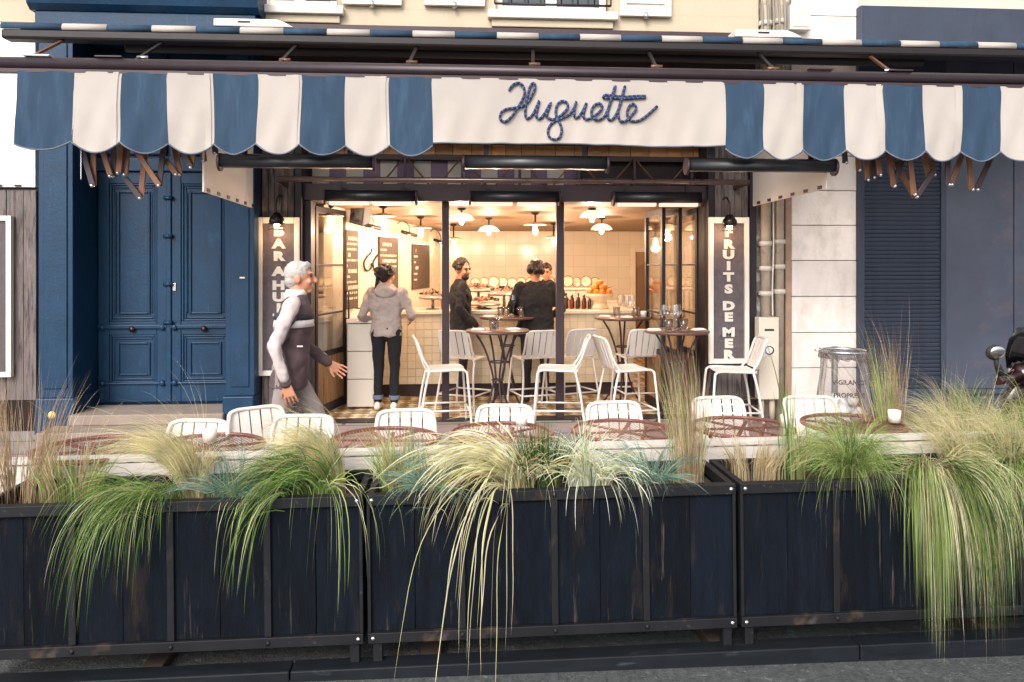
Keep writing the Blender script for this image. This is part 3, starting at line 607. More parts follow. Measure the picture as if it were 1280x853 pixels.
# folding arms hanging in zigzags below the valance, both sides
ArmL = [(100,30,185,320),(190,20,190,320),(230,40,300,260),(315,30,320,260),(372,0,350,240),(412,0,392,250),(390,270,490,400),(528,30,490,395),(440,60,610,320),(642,20,610,320),(650,150,720,250),(700,30,742,250),(750,90,815,205),(828,60,815,205),(885,60,897,165),(962,50,970,115)]
ArmR = [(345,600,350,670),(400,600,405,700),(430,620,440,740),(460,600,465,730),(480,600,490,720),(515,600,550,765),(590,640,545,765),(545,650,635,810),(612,640,632,800),(715,700,640,810),(665,600,690,725),(697,600,712,718),(768,600,772,760),(835,620,782,760),(852,600,868,780),(960,620,888,780)]
for lst, s_, x0, y0 in ((ArmL, 5.12, 80, 170), (ArmR, 3.282, 950, 0)):
    for i, (x1, y1, x2, y2) in enumerate(lst):
        Y = 6.24 + .035 * (i % 4); p, q = at(x0 + x1 / s_, y0 + y1 / s_, Y), at(x0 + x2 / s_, y0 + y2 / s_, Y)
        MB().bar(p, q, .020, .044, (1, 0, .2)).build('folding_arm', M_brown if i % 3 else M_frame, aw, .004)
        MB().ell(q + Vector((0, -.022, 0)), (.014, .012, .014), 8, 6).build('arm_joint', M_chrome, aw)
ch = MB(); c0 = at(101, 185, 6.22)
ch.tube([c0 + Vector((.004 * (k % 2), 0, -.012 * k)) for k in range(22)], .004, 5); ch.build('chain', M_chrome, aw)
# white cloth cheeks
for p, p2, y, nm in ((320, 271, 262, 1), (941, 1012, 258, 2)):
    xx = fx(p, 7.9); zb = fz(y, 7.9, p); mb = MB()
    mb.poly([(xx, 7.9, zb), (xx, 6.28, zb - .02 + .05), (xx, 6.28, ZB - .1), (xx, 7.9, ZB + .1)], (.012, 0, 0)); mb.build('side_cheek', M_cheek, aw)
    for k in range(6): bx('cheek_clip', (xx - .004, 7.78 - k * .27, zb + .012 + k * .005), (xx + .016, 7.70 - k * .27, zb + .04 + k * .005), M_black, aw)

# ================================================================ radiant heaters
M_glow = emis('heater_glow', (1, .60, .48, 1), .62)
def heater(px0, px1, py, Y, rad, label, lamp, tilt=0):
    a, b = fx(px0, Y), fx(px1, Y); z = fz(py, Y); h = thing('patio_heater', label, 'heater', ((a + b)/2, Y, z), 0, 'radiant heaters')
    mb = MB(); n = 14; prof = []
    for k in range(n + 1):
        an = R(-35 + 250 * k / n); prof.append((a, Y + rad * math.cos(an) * .95, z + rad * math.sin(an)))
    mb.smooth = True; mb.poly(prof, (b - a, 0, 0)); mb.build('housing', M_heat, h)
    for e_, d in ((a, -1), (b, 1)): MB().tube([(e_ + d * .002, Y, z), (e_ + d * .022, Y, z)], rad * 1.06, 16).build('end_cap', M_frame, h)
    m_ = (a + b) / 2; g = .03 * (b - a)
    for s0, s1 in ((a + .04, m_ - g), (m_ + g, b - .04)):
        mb = MB(); mb.box((s0, Y - rad * .4, z - rad * .52), (s1, Y + rad * .4, z - rad * .45)) if not lamp else mb.box((s0, Y - rad * .85, z - rad * 1.05), (s1, Y + rad * .5, z - rad * .62)); mb.build('heating_lamp', M_glow, h)
    for e_ in (a + .15 * (b - a), b - .15 * (b - a)): bx('bracket', (e_ - .02, Y - .01, z + rad * .9), (e_ + .02, Y + .02, z + rad * 1.0 + (.08 if lamp else .16)), M_black, h)
    return h
heater(277, 466, 206, 6.2, .068, 'long black tubular heater hung under the valance before the blue door', False)
heater(581, 757, 205, 6.2, .068, 'long black tubular heater hung under the white name panel', False)
heater(860, 1041, 206, 6.2, .068, 'long black tubular heater hung under the valance before the drainpipes', False)
heater(408, 519, 248, 7.95, .075, 'short glowing heater on the lintel nearest the blue door', True)
heater(589, 698, 248, 7.95, .075, 'short glowing heater on the lintel between the two posts', True)
heater(768, 875, 248, 7.95, .075, 'short glowing heater on the lintel above the folded glass doors', True)

# ================================================================ vertical sign boards with lamps
M_panel = mat('slate_sign_panel', C('5a4f52'), .65, .25, 14, bump=.2, c2=C('3e3538'), c2amt=.45)
M_letter = mat('painted_letter', C('d8cdc2'), .6, .08, 20)
def signboard(p0, p1, y0, y1, letters, label):
    Y = 7.93; a, b = at(p0, y1, Y), at(p1, y0, Y); s_ = thing('sign_board', label, 'sign', ((a.x + b.x)/2, Y, a.z), 0, 'vertical sign boards')
    pn_ = bx('panel', (a.x + .045, Y + .012, a.z + .05), (b.x - .045, Y + .022, b.z - .06), M_panel, s_)
    f_ = MB(); f_.box((a.x, Y - .02, a.z), (a.x + .048, Y + .023, b.z)).box((b.x - .048, Y - .02, a.z), (b.x, Y + .023, b.z)).box((a.x + .049, Y - .018, a.z), (b.x - .049, Y + .022, a.z + .052)).box((a.x + .049, Y - .018, b.z - .062), (b.x - .049, Y + .022, b.z)); f_.build('frame', M_white, s_, .005)
    for chx, py in letters:
        text('letter', chx, .122, ((a.x + b.x)/2, Y + .008, fz(py, Y, (p0 + p1)/2)), M_letter, s_, bold=.0075, ext=.003, sx=1.4).parent = pn_
    return s_
signboard(322, 374, 272, 470, list(zip('BARAHUITRES', (290, 305.5, 321, 340, 357.5, 372, 386, 399, 413, 427, 441))), 'white framed vertical sign reading BAR A HUITRES between portal and shopfront')
signboard(886, 936, 272, 455, list(zip('FRUITSDEMER', (291, 306, 319, 333, 347, 362, 383, 397, 416, 430, 444))), 'white framed vertical sign reading FRUITS DE MER beside the folded doors')
M_bulb = emis('warm_bulb', (1, .74, .45, 1), 9)
def point(name, loc, e, r=.04, c=(1, .62, .32), parent=None):
    l = bpy.data.lights.new(name, 'POINT'); l.energy = e; l.shadow_soft_size = r; l.color = c; o = bpy.data.objects.new(name, l); col.objects.link(o); o.location = loc
    if parent: o.parent = parent; o.location = Vector(loc) - parent.location
    return o
for p, y, nm in ((346, 277, 'round dark cage lamp hung before the BAR A HUITRES sign'), (912, 279, 'round dark cage lamp hung before the FRUITS DE MER sign')):
    c = at(p, y, 7.76); L_ = thing('sign_lamp', nm, 'lamp', c, 0, 'cage lamps over the signs')
    MB().lathe([(.0, .09), (.03, .085), (.045, .06), (.07, .03), (.078, 0), (.07, -.03)], c, 16).build('shade', mat('dark_glass_shade', C('2b2424'), .25, .2, 10, metal=.6), L_)
    MB().ell(c + Vector((0, 0, -.035)), (.03, .03, .035), 10, 8).build('bulb', M_bulb, L_)
    for k in range(3): MB().tube([c + Vector((.08 * math.cos(a_), .08 * math.sin(a_), -.02 - .03 * k)) for a_ in [R(20 * j) for j in range(18)]], .004, 5, closed=True).build('cage_ring', M_black, L_)
    MB().tube(catmull([c + Vector((0, 0, .085)), c + Vector((0, 0, .20)), c + Vector((0, .1, .27)), c + Vector((0, .20, .26))], 6), .01, 8).build('lamp_arm', M_black, L_)
    point('sign_lamp_light', c + Vector((0, .02, -.085)), 2.6, .03, (1, .6, .3), L_)

# ================================================================ glazed folding doors
M_gl = glass('door_glass', (1, .98, .95, 1), .02, True, .06)
M_dwood = mat('lit_wood_panel', C('9c7852'), .6, .3, 5, stretch=(5, 5, .7), c2=C('5c4630'), c2amt=.48)
def door_leaf(a, b, label, zt=2.26):
    a, b = Vector((a[0], a[1], 0)), Vector((b[0], b[1], 0)); d = (b - a); w_ = d.length; d.normalize(); rz = math.atan2(d.y, d.x)
    t = thing('folding_door', label, 'door', (a.x, a.y, 0.02), rz, 'glazed folding doors')
    for nm, x0, x1, z0, z1, y in (('stile', 0, .06, 0, zt, .02), ('stile', w_ - .06, w_, 0, zt, .02), ('rail', .061, w_ - .061, zt - .07, zt, .019), ('rail', .061, w_ - .061, .0, .10, .019), ('rail', .061, w_ - .061, .62, .68, .019), ('rail', .061, w_ - .061, 1.08, 1.10, .012), ('rail', .061, w_ - .061, 1.62, 1.64, .012)):
        MB().box((x0, -y, z0), (x1, y, z1)).build(nm, M_black, t, .003, False)
    MB().box((.062, -.01, .102), (w_ - .062, .01, .618)).build('wood_panel', M_dwood, t, 0, False)
    for z0, z1 in ((.682, 1.078), (1.102, 1.618), (1.642, zt - .072)): MB().box((.062, -.003, z0), (w_ - .062, .003, z1)).build('pane', M_gl, t, 0, False)
    h = MB(); h.smooth = True; h.tube([(w_ - .03, -.02, 1.0), (w_ - .03, -.06, 1.0), (w_ - .03, -.06, 1.32), (w_ - .03, -.02, 1.32)], .010, 8); h.build('handle', M_black, t, 0, False)
    return t
e0 = pt(431, HZ, 9.05); door_leaf((fx(393, 8.3), 8.3), (e0.x, e0.y), 'open glazed folding door leaf with wooden lower panel beside the white cabinet')
for px, y0, lb in ((873, 8.30, 'folded glazed door leaf against the jamb by the fruits de mer sign'), (851, 8.32, 'middle glazed leaf of the folded door stack'), (831, 8.34, 'innermost glazed leaf of the folded door stack')):
    x = fx(px, 8.3); door_leaf((x, y0), (x - .02, y0 + .72), lb)
# ================================================================ interior fittings
def zc(Y): return 2.325 - (Y - 8.35) * .0218
LAMP_E = 18.0
M_opal = mat('opal_glass', C('f4e6cc'), .3, .02, 5)
MATS['opal_glass'].node_tree.nodes['Principled BSDF'].inputs['Emission Color'].default_value = (1, .78, .48, 1)
MATS['opal_glass'].node_tree.nodes['Principled BSDF'].inputs['Emission Strength'].default_value = .9
M_scal = mat('scalloped_enamel', C('e8d8b8'), .3, .05, 8)
def ceiling_lamp(px, py, t, kind, label, e=LAMP_E):
    c = pt(px, py, t); z1 = zc(c.y); L_ = thing('ceiling_lamp', label, 'lamp', (c.x, c.y, c.z), 0, 'ceiling lamps')
    MB().lathe([(0, z1 - c.z), (.05, z1 - c.z), (.045, z1 - c.z - .02), (.012, z1 - c.z - .03), (.012, .03), (0, .03)], c, 12).build('stem', M_black, L_)
    if kind == 'dome':
        MB().lathe([(.02, .045), (.06, .04), (.11, .015), (.14, -.02), (.145, -.035), (.135, -.03), (.1, .0), (.02, .03)], c, 24).build('shade', M_opal, L_)
        bc = c + Vector((0, 0, -.05)); MB().ell(bc, (.032, .032, .045), 12, 9).build('bulb', M_bulb, L_)
    else:
        MB().lathe([(.02, .03), (.06, .025), (.125, .005), (.14, -.008), (.12, -.004), (.02, .015)], c, 48, None, .10, 12).build('shade', M_scal, L_)
        bc = c + Vector((0, 0, -.07)); MB().lathe([(.012, .07), (.025, .04), (.034, 0), (.028, -.04), (.008, -.06)], bc, 12).build('bulb', M_bulb, L_)
    point('lamp_light', bc + Vector((0, 0, -.09)), e, .05, (1, .70, .48), L_)
ceiling_lamp(577, 271, 9.0, 'dome', 'opal dome ceiling lamp close to the post nearest the menu boards')
ceiling_lamp(611, 286, 10.4, 'dome', 'opal dome ceiling lamp above the bearded man')
ceiling_lamp(740, 268, 9.0, 'dome', 'opal dome ceiling lamp above the high table near the back door')
ceiling_lamp(752, 284, 10.4, 'dome', 'opal dome ceiling lamp over the counter end with the fruit bowl')
ceiling_lamp(479, 270, 8.7, 'scallop', 'scalloped disc lamp with bare bulb above the woman in the hoodie')
ceiling_lamp(526, 285, 10.2, 'scallop', 'scalloped disc lamp with bare bulb by the last menu board')
ceiling_lamp(413, 270, 8.62, 'scallop', 'scalloped disc lamp with bare bulb behind the open glass door', 7)
ceiling_lamp(669, 281, 9.6, 'scallop', 'scalloped disc lamp with bare bulb above the person in black')
ceiling_lamp(692, 297, 11.4, 'scallop', 'scalloped disc lamp with bare bulb half behind the post near the bar staff')
ceiling_lamp(567, 299, 11.6, 'scallop', 'scalloped disc lamp with bare bulb beside the post near the menu boards')
# menu boards on the slanting wall
M_board = mat('brown_chalkboard', C('54443a'), .7, .15, 10)
M_chalk = mat('chalk_writing', C('efe2c8'), .8)
def wall_board(p0, p1, y0, y1, label, lines, seed):
    a, b = wallp(p0, y1), wallp(p1, y0); w_ = (Vector((b.x - a.x, b.y - a.y, 0))).length
    z0, z1 = min(a.z, b.z) - .0, max(a.z, b.z); z1 = wallp((p0 + p1)/2, y0).z; z0 = wallp((p0 + p1)/2, y1).z
    t = thing('menu_board', label, 'menu board', (a.x, a.y, z0), math.atan2(WDIR.y, WDIR.x), 'chalk menu boards')
    h = z1 - z0; MB().box((0, -.02, 0), (w_, .005, h)).build('panel', M_board, t, .003, False)
    r_ = random.Random(seed); wr = MB()
    for k in range(lines):
        z = h - .10 - k * (h - .16) / lines; x = .05 * w_ + (.1 * w_ if k % 3 == 0 else 0); big = .045 if k % 3 == 0 else .026
        while x < w_ * .88:
            l = r_.uniform(.012, .03); zz = z - big / 2
            wr.box((x, -.023, zz), (x + l * .35, -.0205, zz + big)); wr.box((x + l * .36, -.023, zz + (big * .6 if r_.random() < .5 else 0)), (x + l * .8, -.0205, zz + big * (1 if r_.random() < .5 else .4)))
            x += l + (.02 if r_.random() < .2 else .004)
            if r_.random() < .06: break
    tag(wr.build('writing', M_chalk, t, 0, False), kind='stuff')
    return t
wall_board(430, 445, 288, 386, 'tall brown chalk menu board partly behind the open glass door', 12, 3)
wall_board(472, 495.5, 297, 366, 'brown chalk menu board above the woman in the hoodie', 8, 5)
wall_board(514, 535, 306, 361, 'small brown chalk menu board above the end of the counter', 6, 9)
for (p, y, ln, lb) in ((449, 283, 22, 'black picture lamp above the tall menu board'), (497, 292, 20, 'black picture lamp beside the middle menu board'), (538, 302, 17, 'black picture lamp beside the small menu board')):
    a = wallp(p - ln * .4, y - 2, .16); b = wallp(p + ln * .5, y + 3, .16); w0 = wallp(p, y - 12, .0)
    t = thing('picture_lamp', lb, 'lamp', w0, 0, 'picture lamps over menu boards')
    MB().tube([a, b], .024, 10).build('shade', M_black, t)
    mid = (a + b) / 2; MB().tube(catmull([w0, w0 + WN * .08 + Vector((0, 0, .05)), mid + Vector((0, 0, .1)), mid], 6), .006, 6).build('lamp_arm', M_black, t)
    g_ = MB(); g_.tube([a + Vector((0, 0, -.014)), b + Vector((0, 0, -.014))], .010, 6); g_.build('tube_bulb', emis('picture_bulb', (1, .75, .45, 1), 3), t)
    point('picture_light', mid + Vector((0, 0, -.06)) + WN * .02, 2.2, .03, (1, .62, .36), t)
# iron hooks on the wall
for p in (458, 469.5):
    q = [(p + dx * .72, 335 + dy * .72) for dx, dy in ((6, -34), (5, -26), (-2, -18), (-7, -8), (-5, 2), (1, 5), (6, -1), (6, -8))]
    tag(MB().tube(catmull([wallp(x, y, .02) for x, y in q], 6), .012, 7).build('iron_hook', M_black), 'large black iron hook hung on the cream wall between menu boards', 'hook', 'iron hooks on the wall')
sp = thing('loudspeaker', 'black loudspeaker tilted under the ceiling above the tall menu board', 'speaker', wallp(436, 268, .2))
c = wallp(433, 266, .18); Mx = Matrix.Translation(c) @ Euler((R(15), R(15), R(-20))).to_matrix().to_4x4()
MB().box((-.09, -.1, -.13), (.09, .1, .13), Mx).build('cabinet', M_heat, sp, .012)
MB().lathe([(.06, 0), (.065, .006), (.0, -.01)], Mx @ Vector((0, -.102, -.03)), 18, Matrix.Rotation(R(90), 4, 'X')).build('woofer', M_black, sp)
MB().cyl(Mx @ Vector((0, .05, .12)), c + Vector((0, .1, .3)), .015).build('mount', M_black, sp)

# white storage cabinet with drawers
wc = thing('drawer_cabinet', 'white stacked drawer cabinet beside the open glass door', 'cabinet', pt(448, 515, 8.85))
ca, cb2 = pt(434, 500, 8.8), pt(467, 500, 8.8); x0, x1, y0 = ca.x, cb2.x, ca.y
M_cab = mat('warm_white_laminate', C('e3d9cc'), .35, .04, 4)
zz = [0.02, .34, .66, .98]
for k in range(3): bx('drawer', (x0, y0, zz[k]), (x1, y0 + .45, zz[k+1] - .008), M_cab, wc, .006)
bx('top', (x0 - .01, y0 - .01, .981), (x1 + .01, y0 + .46, 1.01), M_cab, wc, .005)
tm = thing('payment_terminal', 'small card terminal standing on the white drawer cabinet', 'terminal', ((x0 + x1)/2, y0 + .2, 1.01))
mb = MB(); mb.poly([(x0 + .02, y0 + .05, 1.011), (x0 + .02, y0 + .05, 1.04), (x0 + .02, y0 + .3, 1.13), (x0 + .02, y0 + .3, 1.011)], (.2, 0, 0)); mb.build('body', M_cab, tm, .006)
bx('screen', (x0 + .05, y0 + .30, 1.05), (x0 + .19, y0 + .315, 1.14), M_black, tm)

# bar counter with small tiles
YC = 9.62; cx0, cx1 = fx(468, YC), fx(792, YC)
ct_ = thing('bar_counter', 'long cream tiled bar counter with pale top', 'counter', ((cx0 + cx1)/2, YC, 0))
bx('core', (cx0, YC + .012, .16), (cx1, YC + .7, 1.03), mat('counter_grout', C('d2bf9f'), .8), ct_)
bx('plinth', (cx0, YC + .06, .0), (cx1, YC + .7, .158), M_frame, ct_)
bx('worktop', (cx0 - .02, YC - .04, 1.031), (cx1 + .02, YC + .72, 1.075), mat('pale_marble', C('e8dac4'), .25, .08, 4, c2=C('cdbca2'), c2amt=.4), ct_, .006)
M_ct = mat('counter_tile_glaze', C('e2d2b6'), .2, .06, 3, rand=.06)
nx = int((cx1 - cx0) / .1); tw = (cx1 - cx0) / nx; tile0 = MB().box((.002, 0, .002), (tw - .002, .012, .094)).build('tile', M_ct, ct_, .003, False)
for i in range(nx):
    for j in range(9):
        o = tile0 if (i == 0 and j == 0) else tile0.copy()
        if o is not tile0: col.objects.link(o); o.parent = ct_
        o.location = Vector((cx0 + i * tw, YC, .16 + j * .0965)) - ct_.location
# back bar shelf with plates
YS = 10.95; bsx0, bsx1 = fx(588, YS), fx(746, YS); zs_ = fz(361, YS)
bb = thing('back_shelf', 'cream shelf unit behind the counter carrying a row of plates', 'shelf', ((bsx0 + bsx1)/2, YS, 0))
for k in range(6):
    a = bsx0 + k * (bsx1 - bsx0) / 6; bx('front_panel', (a + .004, YS, .0), (a + (bsx1 - bsx0) / 6 - .004, YS + .02, zs_ - .022), M_wall, bb, .004)
bx('carcass', (bsx0, YS + .021, 0), (bsx1, YS + .4, zs_ - .022), M_wall, bb)
bx('shelf_board', (bsx0 - .01, YS - .02, zs_ - .02), (bsx1 + .01, YS + .42, zs_), M_wall, bb, .004)
M_plate = mat('glazed_plate', C('d6c4a8'), .2, .04, 6); M_rim = mat('dark_plate_rim', C('7d6048'), .3, .1)
used = []; plate = thing('plate', 'x', 'plate', (0, 0, 0))
MB().lathe([(0, .0), (.06, .002), (.085, .012), (.084, .018), (.06, .008), (0, .006)], (0, 0, .105), 22, Matrix.Rotation(R(80), 4, 'X')).build('dish', M_plate, plate, 0, False)
MB().lathe([(.085, .011), (.100, .018), (.100, .022), (.085, .019)], (0, 0, .105), 22, Matrix.Rotation(R(80), 4, 'X')).build('rim', M_rim, plate, 0, False)
for k, px in enumerate([594 + 11.5 * i for i in range(14)]):
    place(plate, used, (fx(px, YS + .2), YS + .16 + .02 * (k % 2), zs_ + .001), R(rnd.uniform(-8, 8)), 'round dark rimmed plate standing upright on the back shelf', 'plates on the back shelf', rnd.uniform(.74, .9))
# bowls, fruit, bottles and seafood along the counter
zt = 1.0755
bw = thing('fruit_bowl', 'large pale footed bowl piled with oranges on the counter', 'bowl', (fx(749, YC + .3), YC + .3, zt))
MB().lathe([(0, 0), (.12, 0), (.13, .02), (.10, .05), (.10, .1), (.17, .15), (.19, .2), (.18, .2), (.1, .12), (0, .11)], bw.location, 26).build('bowl', M_plate, bw)
M_or = mat('orange_peel', C('d9852c'), .45, .12, 20, bump=.2, bscale=200); fr_ = None
for k in range(17):
    a_ = k * 2.4; r_ = .13 if k < 9 else (.07 if k < 14 else .02); z = .215 if k < 9 else (.275 if k < 14 else .33)
    p = Vector((r_ * math.cos(a_), r_ * math.sin(a_), z)) + bw.location
    tag(MB().ell(p, (.045, .045, .042), 12, 8).build('orange', M_or), 'orange heaped in the large footed bowl on the counter', 'orange', 'oranges in the bowl')
used = []; stackp = None
sbx = fx(766, YC + .75)
for k, (r_, z) in enumerate(((.1, .0), (.12, .07), (.13, .14))):
    b_ = MB().lathe([(0, z), (.04, z), (.045, z + .015), (r_, z + .06), (r_ - .006, z + .064), (.04, z + .025), (0, z + .02)], (sbx, 11.0, 1.13), 22).build('serving_bowl', M_plate)
    tag(b_, ('lowest', 'middle', 'topmost')[k] + ' pale bowl of the stack behind the fruit bowl', 'bowl', 'stacked serving bowls')
sbp = thing('bowl_stand', 'cream cupboard carrying the stacked bowls behind the counter', 'cupboard', (sbx, 11.05, 0)); bx('carcass', (sbx - .16, 10.9, 0), (sbx + .2, 11.25, 1.10), M_wall, sbp, .004); bx('top_board', (sbx - .17, 10.89, 1.101), (sbx + .21, 11.26, 1.129), M_wall, sbp, .004)
bcol = [C('3a2a22'), C('2a3020'), C('d8c8a8'), C('6a2c22'), C('241c1a'), C('b59a5c')]
blab = ['dark brown', 'dark green', 'pale', 'dark red', 'black', 'amber']
bproto = {}
for k in range(13):
    px = 706 + k * 2.5; ki = k % 6; h_ = (.16, .2, .14, .17, .19, .13)[ki]
    p = Vector((fx(px, YC + .3), YC + .25 + .09 * (k % 3), zt))
    t = thing('bottle', blab[ki] + ' small bottle among the bottles on the counter by the fruit bowl', 'bottle', p, 0, 'bottles on the counter')
    MB().lathe([(0, 0), (.024, 0), (.025, .01), (.025, h_ * .6), (.011, h_ * .8), (.011, h_ * .93), (0, h_ * .93)], p, 12).build('glass_body', mat('bottle_' + str(ki), bcol[ki], .15, .1), t)
    MB().lathe([(0, h_ * .931), (.013, h_ * .931), (.013, h_), (0, h_)], p, 10).build('cap', M_black if ki % 2 else M_plate, t)
M_sea = [mat('mussel_shell', C('2a2629'), .25, .2, 20), mat('oyster_shell', C('9c8b78'), .6, .3, 30), mat('langoustine', C('c27a4e'), .4, .2, 20), mat('crushed_ice', C('efe6da'), .3, .05, 20)]
def platter(px, Y, base, r_, label, seed, stand):
    p = Vector((fx(px, Y), Y, base)); q = random.Random(seed); t = thing('seafood_platter', label, 'platter', p, 0, 'seafood platters')
    hs_ = stand; MB().lathe([(0, 0), (.09, 0), (.09, .01), (.02, .02), (.02, hs_), (r_, hs_ + .01), (r_ + .012, hs_ + .035), (r_, hs_ + .03), (0, hs_ + .022)], p, 24).build('dish', mat('platter_metal', C('8d8378'), .3, .1, 8, metal=.8), t)
    ic = MB(); ic.lathe([(r_ * .95, hs_ + .03), (r_ * .7, hs_ + .05), (0, hs_ + .065)], p, 18); ic.build('ice', M_sea[3], t)
    for m_ in range(3):
        sh = MB()
        for k in range(22):
            a_ = q.uniform(0, 6.28); d = r_ * .9 * math.sqrt(q.random()); M_ = Euler((q.uniform(-.6, .6), q.uniform(-.6, .6), q.uniform(0, 6))).to_matrix().to_4x4()
            sh.ell(p + Vector((d * math.cos(a_), d * math.sin(a_), hs_ + .07 + .05 * (1 - d / r_) + q.uniform(0, .02))), (.035, .02, .010), 8, 5, M_)
        tag(sh.build(('mussels', 'oysters', 'prawns')[m_], M_sea[m_], t), kind='stuff')
platter(541, YC + .3, zt, .17, 'raised dark seafood platter on the counter beside the menu boards', 1, .12)
platter(606, YC + .35, zt, .2, 'low seafood platter on the counter beside the bearded man', 2, .03)
platter(630, YC + .42, zt, .21, 'tall seafood platter on the counter between the two standing guests', 3, .16)
platter(598, YC + .6, zt, .16, 'narrow raised seafood platter behind the bearded man', 4, .2)
tag(bx('red_box', (fx(551, YC + .3), YC + .25, zt), (fx(556.5, YC + .3), YC + .3, zt + .2), mat('red_card', C('c8503c'), .5)), 'small upright red card box on the counter beside the post', 'box')
# lattice door in the back wall
bd = thing('lattice_door', 'brown lattice door in the tiled back wall', 'door', (fx(803, YB), YB, 0))
a, b = fx(789, YB - .03), fx(830, YB - .03); z1 = fz(310, YB - .03)
for x0, x1, z0, zz1 in ((a, a + .07, 0, z1), (b - .07, b, 0, z1), (a + .071, b - .071, z1 - .07, z1)): bx('door_frame', (x0, YB - .07, z0), (x1, YB - .002, zz1), M_wall, bd, .004)
M_lat = mat('lattice_brown', C('7d5f48'), .6, .15, 6); bx('door_panel', (a + .072, YB - .02, .0), (b - .072, YB - .004, z1 - .071), mat('lattice_back', C('a78662'), .7), bd)
x0, x1 = a + .072, b - .072; k = 0; z = .2
while z < z1 - .35:
    MB().bar((x0, YB - .03, z), (x1, YB - .03, z + .28), .008, .014).build('lattice_slat', M_lat, bd); z += .045
# ================================================================ white metal seats
def make_seat(name, cat, sz, w, d, bt, ns, foot=None, lean=.13, splay=.04):
    t = thing(name, 'x', cat); hw, hd = w / 2, d / 2; r_ = .0125
    for s_ in (-1, 1):
        m = MB(); m.smooth = True                     # front leg that bends into the seat rail
        m.tube(catmull([(s_ * (hw + splay), hd + splay, 0), (s_ * (hw + .01), hd + .012, sz - .09), (s_ * hw, hd - .005, sz - .02), (s_ * hw, hd - .06, sz), (s_ * hw, 0, sz - .004), (s_ * hw, -hd, sz - .008)], 5), r_, 8); m.build('leg', M_tubew, t, 0, False)
        m = MB(); m.smooth = True; m.tube(catmull([(s_ * (hw + splay), -hd - splay * 1.4, 0), (s_ * (hw + .008), -hd - .02, sz * .6), (s_ * hw, -hd + .03, sz - .015)], 5), r_, 8); m.build('leg', M_tubew, t, 0, False)
    k = (bt - sz); m = MB(); m.smooth = True
    m.tube(catmull([(-hw, -hd + .05, sz - .01), (-hw + .004, -hd - lean * .25, sz + k * .35), (-hw + .012, -hd - lean * .75, sz + k * .85), (-hw + .05, -hd - lean, bt - .004), (0, -hd - lean - .012, bt), (hw - .05, -hd - lean, bt - .004), (hw - .012, -hd - lean * .75, sz + k * .85), (hw - .004, -hd - lean * .25, sz + k * .35), (hw, -hd + .05, sz - .01)], 5), r_, 8); m.build('back_frame', M_tubew, t, 0, False)
    gap = .010; sw = (w - .03) / ns
    for i in range(ns):
        x = -hw + .015 + (i + .5) * sw; P = []
        for j in range(5):
            q = j / 4; P.append([(x - sw/2 + gap/2, -hd - lean * (.05 + .93 * q) - .012 * math.cos(x / hw * 1.5), sz + .02 + (k - .03) * q), (x + sw/2 - gap/2, -hd - lean * (.05 + .93 * q) - .012 * math.cos(x / hw * 1.5), sz + .02 + (k - .03) * q)])
        MB().grid(P, 2, 5).build('back_slat', M_tubew, t, 0, False, .006)
        P = [[(x - sw/2 + gap/2, -hd + .0 + (d - .01) * q, sz + .006 - .012 * math.sin(q * 3.14) - (.012 if q == 1 else 0)), (x + sw/2 - gap/2, -hd + .0 + (d - .01) * q, sz + .006 - .012 * math.sin(q * 3.14) - (.012 if q == 1 else 0))] for q in (0, .25, .5, .75, 1)]
        MB().grid(P, 2, 5).build('seat_slat', M_tubew, t, 0, False, .006)
    if foot:
        f = foot; e = splay * (1 - f / sz); a = hw + e * .9; b = hd + e * .9
        for p, q in (((-a, b, f), (a, b, f)), ((-a, -b - .01, f), (a, -b - .01, f)), ((-a, -b - .01, f), (-a, b, f)), ((a, -b - .01, f), (a, b, f))): MB().cyl(p, q, .010, n=8).build('footrest', M_tubew, t, 0, False)
    return t
stool = make_seat('bar_stool', 'stool', .60, .40, .40, .92, 5, .20, .11, .05); su = []
def put_stool(px, t_, rz, label): p = pt(px, HZ, t_); place(stool, su, (p.x, p.y, .002), rz, label, 'white slatted bar stools')
put_stool(556, 7.85, R(-84), 'white slatted bar stool in front of the post near the menu boards, facing the table')
put_stool(698, 7.85, R(82), 'white slatted bar stool in front of the post near the bar staff, facing the table')
put_stool(784, 7.85, R(-80), 'white slatted bar stool facing the front table with the wine glasses')
put_stool(914, 7.75, R(84), 'white slatted bar stool standing before the FRUITS DE MER sign')
put_stool(582, 8.75, R(-28), 'white slatted bar stool between the front table and the bearded man')
put_stool(668, 8.75, R(14), 'white slatted bar stool directly in front of the person in black')
put_stool(713, 8.9, R(22), 'white slatted bar stool behind the post, close to the counter bottles')
put_stool(797, 8.9, R(6), 'white slatted bar stool under the rear table by the folded doors')
chair = make_seat('terrace_chair', 'chair', .45, .36, .38, .79, 5, None, .10, .03); cu_ = []
def put_chair(px, py, rz, label, dz=.79):
    p = ground(px, py, dz); d = Vector((-math.sin(rz), math.cos(rz), 0)); p = p + d * (.29); place(chair, cu_, (p.x, p.y, .002), rz, label, 'white slatted terrace chairs')
put_chair(250, 527, R(174), 'white slatted terrace chair before the blue double door')
put_chair(319, 511, R(215), 'white slatted terrace chair turned sideways before the white framed bar sign')
put_chair(380, 521, R(178), 'white slatted terrace chair right beside the walking man')
put_chair(507, 514, R(186), 'white slatted terrace chair in front of the woman in the hoodie')
put_chair(631, 508, R(176), 'white slatted terrace chair in line with the front high table')
put_chair(766, 504, R(185), 'white slatted terrace chair in line with the rear high table')
put_chair(896, 498, R(182), 'white slatted terrace chair before the FRUITS DE MER sign')
put_chair(1011, 497, R(173), 'white slatted terrace chair before the transparent bin bag')

